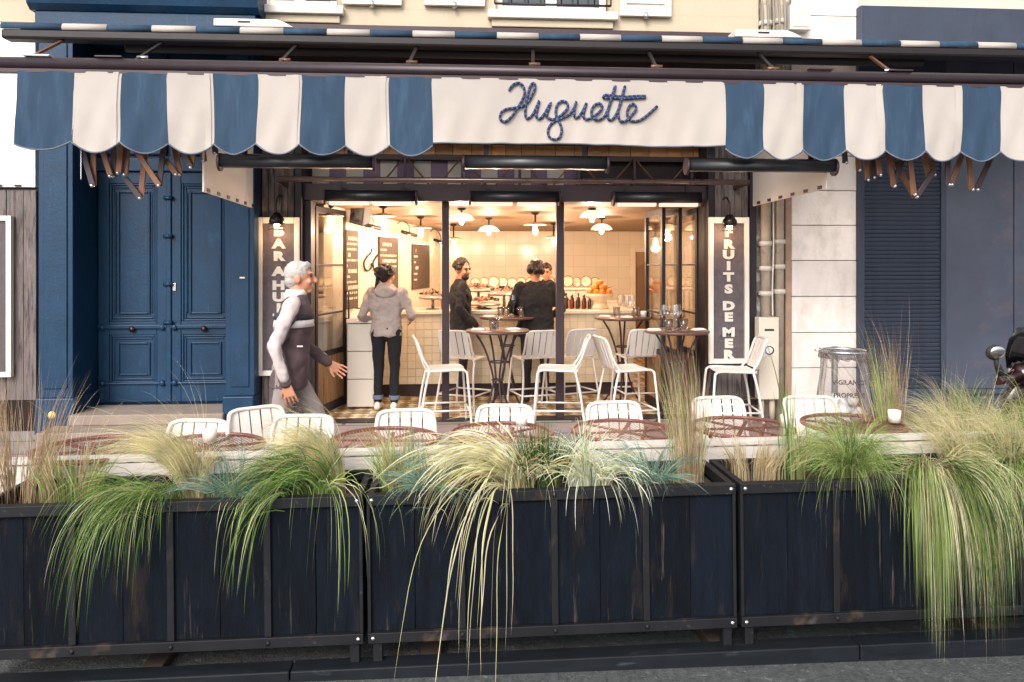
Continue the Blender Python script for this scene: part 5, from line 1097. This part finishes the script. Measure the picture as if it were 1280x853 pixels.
# ================================================================ grasses
def blades(mb, base, n, L0, L1, w, spread, up, wind, grav, seed, r0=.04, segs=9, yf=None, rim=None, curl=0, mats=3, back=1.0, ysq=1.0, bias=(0, 0), tuft=22):
    q = random.Random(seed); nc = max(5, n // tuft)
    cl = [(q.uniform(0, 6.283), spread * abs(q.gauss(0, .6)), q.uniform(.6, 1.4), q.uniform(.4, 1.6), r0 * math.sqrt(q.random()), q.uniform(-.12, .12), q.uniform(-.12, .12), q.uniform(.75, 1.15)) for _ in range(nc)]
    for _ in range(n):
        ca, cs, cg, cw, cr, bx_, by_, cl_ = cl[q.randrange(nc)]
        a = ca + q.gauss(0, .35); rr = cr + q.gauss(0, r0 * .16); p = Vector((base[0] + rr * math.cos(ca) + q.gauss(0, r0 * .1), base[1] + (rr * math.sin(ca) + q.gauss(0, r0 * .1)) * ysq, base[2]))
        L_ = q.uniform(L0, L1) * cl_; sp = cs * q.uniform(.7, 1.3); d = Vector((math.cos(a) * sp + bias[0] * q.uniform(.4, 1.3) + bx_, math.sin(a) * sp * back + bias[1] * q.uniform(.4, 1.3) + by_, up)); d.normalize(); ww = w * q.uniform(.55, 1.25)
        st_ = L_ / segs; side = Vector((q.uniform(-1, 1), q.uniform(-1, 1), q.uniform(-.3, .3))).normalized(); g = grav * cg * q.uniform(.8, 1.25); wd = Vector(wind) * cw * q.uniform(.7, 1.3); cv = Vector((q.uniform(-1, 1), q.uniform(-1, 1), q.uniform(-.3, .3))) * curl
        kink = q.randrange(3, segs) if q.random() < .07 else -1
        k0 = len(mb.v); mb.cur = q.randrange(mats) if q.random() < .93 else mats
        for i in range(segs + 1):
            f = i / segs; x = d.cross(side); x = x.normalized() if x.length > 1e-4 else Vector((1, 0, 0)); h = ww * .5 * (1 - f) ** .7 * (.5 + min(1, f * 4) * .5)
            mb.v += [p - x * h, p + x * h]
            if i: mb.face([k0 + 2*i - 2, k0 + 2*i - 1, k0 + 2*i + 1, k0 + 2*i])
            if i == kink: d = (d + Vector((q.uniform(-.8, .8), q.uniform(-.5, .3), q.uniform(-1.2, 0)))).normalized()
            if curl and i % 4 == 3: cv = cv * -.6 + Vector((q.uniform(-1, 1), q.uniform(-1, 1), 0)) * curl * .6
            d = (d + Vector((0, 0, -g)) * (.15 + f) * st_ * 14 + wd * (.25 + f) * st_ * 5 + cv * st_ * 4).normalized(); p = p + d * st_
            if rim is not None and p.z < rim + .012 and p.y > yf - .012:
                p.z = rim + .012 + .01 * q.random()
                if d.z < 0: d = Vector((d.x, d.y - .5 if p.y < yf + .25 else d.y, d.z * .1)).normalized()
            if p.z < ROAD + .01: p.z = ROAD + .01; d = Vector((d.x, d.y - .2, .02)).normalized()
    mb.cur = 0
PALS = {k: [leafmat('%s_%d' % (k, i), C(c_)) for i, c_ in enumerate(v)] for k, v in {
    'green': ('7f994a', '57803a', 'abb97a'), 'straw': ('c6b18a', 'a8926c', 'dccfae'), 'cream': ('e4dcb0', 'f0eace', 'c2c085'), 'dark': ('43602e', '5f7c3c', '314a26'),
    'white': ('e6ead0', 'cdd8ac', 'f6f7e8'), 'blue': ('7d9f90', '5c8a7a', 'a0b8aa'), 'red': ('b59a7e', '9c7e64', 'd2bea2'), 'lime': ('a0b168', '7d9a4e', 'c6d098'), 'feather': ('d3c79a', 'b6b27e', 'e6deb8')}.items()}
def rimz(x): return .68 + math.tan(-TL) * (x - fx(640, PY)) * 1.0
def plant(px, label, layers, yoff=.2, name='grass_plant', base=None):
    Yb = PY + yoff; x = fx(px, Yb); z = rimz(x) - .07
    if base is not None: x, Yb, z = base
    t = thing(name, label, 'grass', (x, Yb, z)); q_ = 0
    for i, (nm, pal, n, L0, L1, w, spread, up, wind, grav, kw) in enumerate(layers):
        mb = MB(); mb.smooth = True; dx = kw.pop('dx', 0); dy = kw.pop('dy', 0); over = kw.pop('over', base is None)
        blades(mb, (x + dx, Yb + dy, z), n, L0, L1, w, spread, up, wind, grav, 100 + int(px) * 7 + i, yf=PY if over else None, rim=rimz(x) if over else None, **kw); mb.build(nm, PALS[pal] + [PALS['straw'][q_ % 3]], t); q_ += 1
    return t
U = 'upright_blades'; Dn = 'drooping_blades'; PLM = 'feathery_plume'; TF = 'tuft'
plant(22, 'upright reddish straw grass at the end of the planter before the plank wall', [(U, 'red', 200, .35, .66, .0036, .40, 1.4, (0, 0, 0), .2, {'r0': .12, 'curl': .14}), (TF, 'straw', 120, .2, .42, .004, .5, 1.2, (0, 0, 0), .16, {'r0': .12})])
plant(92, 'short straw coloured tuft in the planter before the blue portal', [(TF, 'lime', 170, .10, .24, .004, .7, 1.1, (0, 0, 0), .12, {'r0': .09}), (TF, 'straw', 120, .10, .24, .004, .7, 1.1, (0, 0, 0), .12, {'r0': .09}), (U, 'straw', 22, .3, .5, .003, .5, 1.5, (.2, 0, 0), .12, {'r0': .08})])
plant(243, 'feathery grass leaning over with green blades before the double door', [(PLM, 'feather', 800, .34, .62, .0022, .16, 1.1, (-.70, .0, 0), .34, {'r0': .05, 'bias': (-.35, 0)}), ('fallen_plume', 'feather', 220, .24, .42, .0026, .3, .9, (-.15, -.1, 0), .8, {'r0': .06}), (Dn, 'green', 330, .30, .66, .0042, .4, .5, (-.08, -.22, 0), 1.2, {'r0': .10, 'dx': -.12, 'dy': -.10, 'bias': (-.35, -.5), 'curl': .06}), ('stray_stems', 'straw', 30, .4, .7, .002, .7, 1.2, (-.3, 0, 0), .2, {'r0': .06, 'curl': .15})])
plant(415, 'feathery grass with thick green blades beside the walking man', [(PLM, 'feather', 800, .30, .54, .0024, .22, 1.2, (-.65, -.03, 0), .36, {'r0': .05, 'bias': (-.22, 0)}), (Dn, 'green', 360, .30, .54, .006, .35, .7, (-.50, -.16, 0), .8, {'r0': .10, 'dx': -.08, 'dy': -.04, 'curl': .08, 'bias': (-.5, -.2)}), ('hanging_blades', 'lime', 80, .40, .70, .006, .4, .5, (-.12, -.26, 0), 1.3, {'r0': .11, 'dx': -.12, 'dy': -.09, 'curl': .12, 'bias': (-.3, -.5)}), ('dark_blades', 'dark', 220, .2, .38, .005, .5, .7, (-.4, -.2, 0), .7, {'r0': .09, 'dx': -.12, 'dy': -.05, 'bias': (-.4, -.2)})])
plant(290, 'blue green fescue tuft spilling over the rim before the door', [(TF, 'blue', 320, .16, .30, .0032, 1.3, .6, (-.1, -.2, 0), .5, {'r0': .08, 'tuft': 12})], .09)
plant(505, 'small straw tuft behind the blue fescue', [(TF, 'lime', 240, .14, .28, .004, .7, 1.1, (0, -.05, 0), .12, {'r0': .10}), ('dry_tuft', 'straw', 140, .14, .26, .004, .7, 1.1, (0, -.05, 0), .12, {'r0': .10})], .26)
plant(540, 'blue green fescue mound below the pale sedge', [(TF, 'blue', 360, .15, .30, .0032, 1.3, .55, (-.05, -.2, 0), .5, {'r0': .09, 'tuft': 12})], .10)
plant(645, 'large pale cream sedge with long ribbons trailing to the road', [('arching_ribbons', 'cream', 170, .38, .74, .0105, .5, .75, (-.50, -.05, 0), .46, {'r0': .06, 'segs': 14, 'curl': .18, 'bias': (-.6, -.02), 'tuft': 8}), ('falling_ribbons', 'cream', 40, .40, .72, .009, .5, .55, (-.40, -.2, 0), .85, {'r0': .06, 'segs': 14, 'curl': .2, 'dx': -.06, 'bias': (-.55, -.35), 'tuft': 6}), ('hanging_ribbons', 'cream', 17, .75, 1.15, .0085, .5, .5, (-.10, -.36, 0), 1.0, {'r0': .05, 'segs': 20, 'curl': .40, 'dy': -.08, 'dx': -.05, 'bias': (-.35, -.6), 'tuft': 5}), ('short_ribbons', 'cream', 70, .22, .40, .009, .7, .6, (-.2, -.1, 0), .7, {'r0': .06, 'bias': (-.2, -.1), 'curl': .12, 'tuft': 8}), ('dry_ribbons', 'straw', 30, .35, .6, .006, .4, .7, (-.4, -.1, 0), .7, {'r0': .06, 'curl': .25, 'bias': (-.6, 0)})], .15)
plant(672, 'dense dark green sedge between the pale sedges', [(TF, 'dark', 460, .16, .30, .005, .75, 1.1, (-.02, -.05, 0), .22, {'r0': .09})], .2)
plant(738, 'white variegated sedge mound drooping over the rim', [(Dn, 'white', 300, .22, .40, .0085, 1.25, .75, (.03, -.06, 0), .95, {'r0': .07, 'tuft': 9, 'curl': .12}), ('hanging_ribbons', 'white', 34, .34, .56, .006, .9, .6, (.08, -.3, 0), 1.1, {'r0': .07, 'curl': .22, 'tuft': 5, 'bias': (.1, -.3)})], .14)
plant(815, 'blue fescue tuft at the rim beside the tall reed grass', [(TF, 'blue', 380, .15, .30, .0032, 1.3, .55, (.10, -.15, 0), .5, {'r0': .08, 'tuft': 12})], .11)
plant(860, 'tall upright reed grass before the high tables', [(U, 'lime', 110, .35, .58, .0036, .22, 1.6, (-.02, 0, 0), .07, {'r0': .06, 'curl': .06}), ('dry_stems', 'straw', 110, .40, .68, .0026, .28, 1.6, (-.03, 0, 0), .14, {'r0': .06, 'curl': .14}), ('seed_heads', 'red', 90, .45, .76, .0028, .34, 1.5, (-.03, 0, 0), .22, {'r0': .07, 'curl': .1}), ('stray_stems', 'straw', 40, .45, .8, .002, .8, 1.1, (0, 0, 0), .5, {'r0': .06, 'curl': .2})], .22)
plant(940, 'low straw tuft at the corner of the planter before the sign', [(TF, 'straw', 300, .08, .20, .0035, .7, 1.1, (0, -.02, 0), .12, {'r0': .11}), ('stray_stems', 'red', 16, .2, .36, .002, .9, 1.0, (0, 0, 0), .2, {'r0': .1})], .2)
plant(990, 'thin leafy green stems rising before the utility box', [(U, 'green', 18, .35, .62, .010, .25, 1.5, (0, 0, 0), .12, {'r0': .04}), (TF, 'lime', 60, .15, .35, .006, .5, 1.1, (0, 0, 0), .2, {'r0': .05})], .2)
plant(1064, 'rounded mound of fine green grass falling both ways', [(Dn, 'lime', 1000, .28, .50, .0028, 1.15, .95, (-.06, -.04, 0), .9, {'r0': .06, 'bias': (-.10, 0), 'tuft': 16}), ('fallen_blades', 'green', 300, .30, .46, .0034, 1.0, .7, (.10, -.12, 0), 1.2, {'r0': .06, 'curl': .1, 'tuft': 14}), ('dark_blades', 'dark', 160, .15, .30, .003, .8, .8, (0, -.1, 0), .8, {'r0': .07})], .17)
plant(1178, 'long cascade of pale green grass hanging down the planter', [('cascade', 'lime', 420, .46, .86, .0036, .16, .32, (-.08, -.22, 0), 1.6, {'r0': .05, 'segs': 15, 'curl': .06, 'ysq': .6, 'dx': -.11, 'bias': (-.1, -.5), 'tuft': 30}), ('second_cascade', 'green', 360, .38, .80, .0034, .16, .34, (.0, -.22, 0), 1.6, {'r0': .05, 'segs': 15, 'curl': .06, 'ysq': .6, 'dx': .03, 'bias': (.05, -.5), 'tuft': 30}), ('pale_strands', 'cream', 330, .42, .86, .0028, .18, .34, (-.02, -.22, 0), 1.6, {'r0': .07, 'segs': 15, 'curl': .08, 'ysq': .6, 'dx': -.03, 'bias': (0, -.5), 'tuft': 30}), ('dark_blades', 'dark', 340, .3, .78, .004, .22, .36, (0, -.2, 0), 1.5, {'r0': .09, 'ysq': .5, 'bias': (0, -.5)}), ('dry_strands', 'straw', 110, .4, .8, .0026, .3, .4, (0, -.2, 0), 1.4, {'r0': .09, 'curl': .16, 'ysq': .5, 'bias': (0, -.4)})], .075)
plant(1275, 'second cascade of green grass at the far end of the planter', [('cascade', 'lime', 300, .34, .62, .0034, .25, .45, (-.12, -.2, 0), 1.4, {'r0': .07, 'segs': 12, 'curl': .08, 'bias': (-.3, -.4)}), (PLM, 'feather', 420, .24, .42, .0024, .6, .9, (-.15, -.05, 0), .7, {'r0': .09}), ('dark_blades', 'dark', 140, .25, .5, .004, .4, .6, (0, -.2, 0), 1.2, {'r0': .09, 'bias': (-.1, -.4)})], .10)
plant(1330, 'green grass clump at the end of the planter by the scooter', [('cascade', 'green', 420, .40, .65, .003, .6, .9, (.0, -.25, 0), .8, {'r0': .12})], .15)
plant(1225, 'wide feathery dry topped grass behind the cascade', [(PLM, 'feather', 1100, .24, .46, .0024, .5, .9, (-.35, 0, 0), .55, {'r0': .16, 'over': False}), (Dn, 'green', 300, .16, .30, .003, .7, .9, (-.15, -.02, 0), .8, {'r0': .13, 'over': False})], .34)
# planter at the terrace end with tall dry grass
ep = ground(1112, 548, .62); ex0, ex1 = ep.x - .16, ep.x + 1.3
et = thing('end_planter', 'low dark planter with tall dry grass at the end of the terrace', 'planter', (ex0, ep.y, 0))
for k in range(6): a = ex0 + k * (ex1 - ex0) / 6; bx('plank', (a + .002, ep.y - .16, .04), (a + (ex1 - ex0) / 6 - .002, ep.y - .14, .60), M_navy, et, .002); bx('plank', (a + .002, ep.y + .2, .04), (a + (ex1 - ex0) / 6 - .002, ep.y + .22, .60), M_navy, et, .002)
bx('end_board', (ex0, ep.y - .139, .04), (ex0 + .02, ep.y + .199, .6), M_navy, et); bx('end_board', (ex1 - .02, ep.y - .139, .04), (ex1, ep.y + .199, .6), M_navy, et); bx('soil', (ex0 + .021, ep.y - .139, .0), (ex1 - .021, ep.y + .199, .56), M_soil, et)
plant(1112, 'tall dry orange tinted grass standing before the louvred shutter', [(U, 'lime', 110, .4, .7, .004, .26, 1.6, (0, 0, 0), .1, {'r0': .08, 'curl': .1}), ('dry_stems', 'red', 200, .45, .9, .0028, .34, 1.5, (-.04, 0, 0), .14, {'r0': .09, 'curl': .14}), (TF, 'straw', 140, .2, .4, .005, .6, 1.1, (0, -.1, 0), .2, {'r0': .12})], 0, base=(ep.x + .02, ep.y + .02, .56))
plant(1190, 'bushy feather grass in the terrace end planter', [(PLM, 'feather', 1100, .28, .52, .0026, .8, .9, (-.2, 0, 0), .42, {'r0': .14}), (Dn, 'green', 300, .3, .5, .004, .6, 1.0, (-.1, -.1, 0), .25, {'r0': .14})], 0, base=(ep.x + .45, ep.y + .02, .56))
plant(1270, 'second bushy feather grass in the terrace end planter by the scooter', [(PLM, 'feather', 500, .2, .34, .0028, .7, .9, (-.1, 0, 0), .5, {'r0': .14}), (Dn, 'green', 260, .2, .3, .004, .6, 1.0, (0, -.1, 0), .4, {'r0': .14})], 0, base=(ep.x + .95, ep.y + .02, .56))

# ================================================================ transparent bin bag on a ring
bp_ = pt(1055, HZ, 7.4); bg = thing('bin_bag_stand', 'transparent bin bag hanging from a steel ring before the stone pier', 'bin', (bp_.x, bp_.y, 0))
zr = fz(439, bp_.y, 1055); rr_ = .205
m = MB(); m.smooth = True; m.tube([(bp_.x + rr_ * math.cos(R(12 * k)), bp_.y + rr_ * math.sin(R(12 * k)), zr) for k in range(30)], .016, 8, closed=True); m.build('ring', M_chrome, bg)
MB().cyl((bp_.x + .02, bp_.y + rr_ + .02, 0), (bp_.x + .02, bp_.y + rr_ + .02, zr + .02), .03, n=10).build('post', mat('grey_green_post', C('7c7f7a'), .5), bg)
MB().cyl((bp_.x - .29, bp_.y, zr + .012), (bp_.x - rr_, bp_.y, zr + .012), .012).build('ring_arm', M_chrome, bg)
q = random.Random(3); n = 40; ks = []; m = MB(); m.smooth = True
for j, (r_, z) in enumerate(((.225, zr + .015), (.235, zr - .06), (.222, zr - .055), (.20, zr + .0), (.205, zr - .15), (.22, zr - .3), (.235, zr - .5), (.235, zr - .62), (.18, zr - .72), (.05, zr - .76))):
    k = len(m.v); ks.append(k)
    for i in range(n):
        a = 2 * math.pi * i / n; r2 = r_ * (1 + .045 * math.sin(a * 9 + j * .4) + .03 * math.sin(a * 17 - j) + q.uniform(-.012, .012)); m.v.append(Vector((bp_.x + r2 * math.cos(a), bp_.y + r2 * math.sin(a), z + q.uniform(-.006, .006))))
for a, b in zip(ks, ks[1:]):
    for i in range(n): m.face([a + i, a + (i+1) % n, b + (i+1) % n, b + i])
m.build('bag', glass('clear_plastic', (.95, .95, .96, 1), .15, True, .07), bg)
m = MB(); m.smooth = True
for k in range(16): m.ell((bp_.x + q.uniform(-.12, .14), bp_.y + q.uniform(-.12, .12), zr - .60 + q.uniform(-.06, .16)), (q.uniform(.04, .08), q.uniform(.04, .08), q.uniform(.03, .06)), 8, 6, Euler((q.random(), q.random(), q.random())).to_matrix().to_4x4())
tag(m.build('rubbish', mat('crumpled_paper', C('d8d6d4'), .8, .2, 20), bg), kind='stuff')
for s_, dz in (('VIGILANCE', -.27), ('PROPRETE', -.39)): text('bag_lettering', s_, .06, (bp_.x - .07, bp_.y - .232, zr + dz), mat('dark_print', C('3c3436'), .7), bg, (R(90), 0, R(-12)), .0008, .002)

# ================================================================ parked scooter, only its bars show over the planters
sx = pt(1330, HZ, 4.75); sco = thing('motor_scooter', 'dark red motor scooter with round chrome mirror parked behind the planter', 'scooter', (sx.x + .1, sx.y + .15, -.03), R(12))
M_scr = mat('maroon_paint', C('2a1416'), .25, .1, 5, coat=.5); M_rub = mat('rubber', C('1b1b1d'), .7)
def sb(nm, m_, mt, bev=0): return m_.build(nm, mt, sco, bev, False)
for y in (.42, -.72):
    m = MB(); m.smooth = True; m.tube([(0, y + .2 * math.cos(R(15 * k)), .22 + .2 * math.sin(R(15 * k))) for k in range(24)], .05, 8, closed=True); w_ = sb('wheel', m, M_rub)
    m = MB(); m.cyl((-.04, y, .22), (.04, y, .22), .13, n=18); sb('rim', m, M_chrome).parent = w_
m = MB(); m.smooth = True; m.loft([((0, .34, .28), (.13, 0, 0), (0, .05, .02)), ((0, .32, .5), (.19, 0, 0), (0, .05, .02)), ((0, .27, .78), (.17, 0, 0), (0, .05, .02)), ((0, .24, .93), (.10, 0, 0), (0, .06, .02))], 18); sb('leg_shield', m, M_scr)
m = MB(); m.smooth = True; m.loft([((0, -.95, .55), (.06, 0, 0), (0, 0, .08)), ((0, -.8, .55), (.16, 0, 0), (0, 0, .16)), ((0, -.5, .50), (.18, 0, 0), (0, 0, .18)), ((0, -.25, .45), (.14, 0, 0), (0, 0, .14))], 18); sb('rear_body', m, M_scr)
m = MB(); m.smooth = True; m.loft([((0, -.95, .74), (.08, 0, 0), (0, 0, .04)), ((0, -.6, .76), (.15, 0, 0), (0, 0, .06)), ((0, -.25, .72), (.11, 0, 0), (0, 0, .05))], 16); sb('seat', m, M_rub)
sb('floor_board', MB().box((-.14, -.3, .24), (.14, .3, .30)), M_rub, .02)
m = MB(); m.smooth = True; m.loft([((0, .20, .90), (.10, 0, 0), (0, .07, 0)), ((0, .22, .98), (.13, 0, 0), (0, .085, 0)), ((0, .22, 1.03), (.10, 0, 0), (0, .06, 0))], 18); sb('handlebar_cover', m, M_scr)
m = MB(); m.ell((0, .30, .97), (.07, .04, .07), 14, 9); sb('headlight', m, M_chrome)
for s_ in (-1, 1):
    m = MB(); m.smooth = True; m.tube([(s_ * .1, .21, .96), (s_ * .24, .17, .95), (s_ * .37, .12, .945)], .02, 9, True, [.045, .032, .024]); sb('grip', m, M_scr if s_ < 0 else M_rub)
    m = MB(); m.smooth = True; m.tube([(s_ * .26, .19, .96), (s_ * .30, .185, 1.03), (s_ * .325, .18, 1.085)], .02, 8, True, [.026, .020, .014]); sb('mirror_stem', m, M_rub)
    Mr = Matrix.Translation((s_ * .335, .175, 1.125)) @ Euler((R(8), 0, R(-14))).to_matrix().to_4x4()
    m = MB(); m.smooth = True; m.ell((s_ * .335, .175, 1.125), (.062, .026, .052), 18, 10, Mr.to_3x3().to_4x4()); mh_ = sb('mirror_housing', m, M_rub)
    m = MB(); m.smooth = True; m.ell((s_ * .332, .157, 1.125), (.052, .012, .043), 18, 8, Mr.to_3x3().to_4x4()); sb('mirror_glass', m, M_chrome).parent = mh_
m = MB(); m.smooth = True; m.grid([[(-.17 * k_ * u, .30 - .02 * abs(u) - z_ * .35, 1.0 + z_) for u in (1, .6, .2, -.2, -.6, -1)] for z_, k_ in ((0, .7), (.1, 1), (.2, 1.05), (.28, .8))], 6, 4); m.build('windscreen', mat('smoked_screen', C('101014'), .1, .1), sco, 0, False, .006)
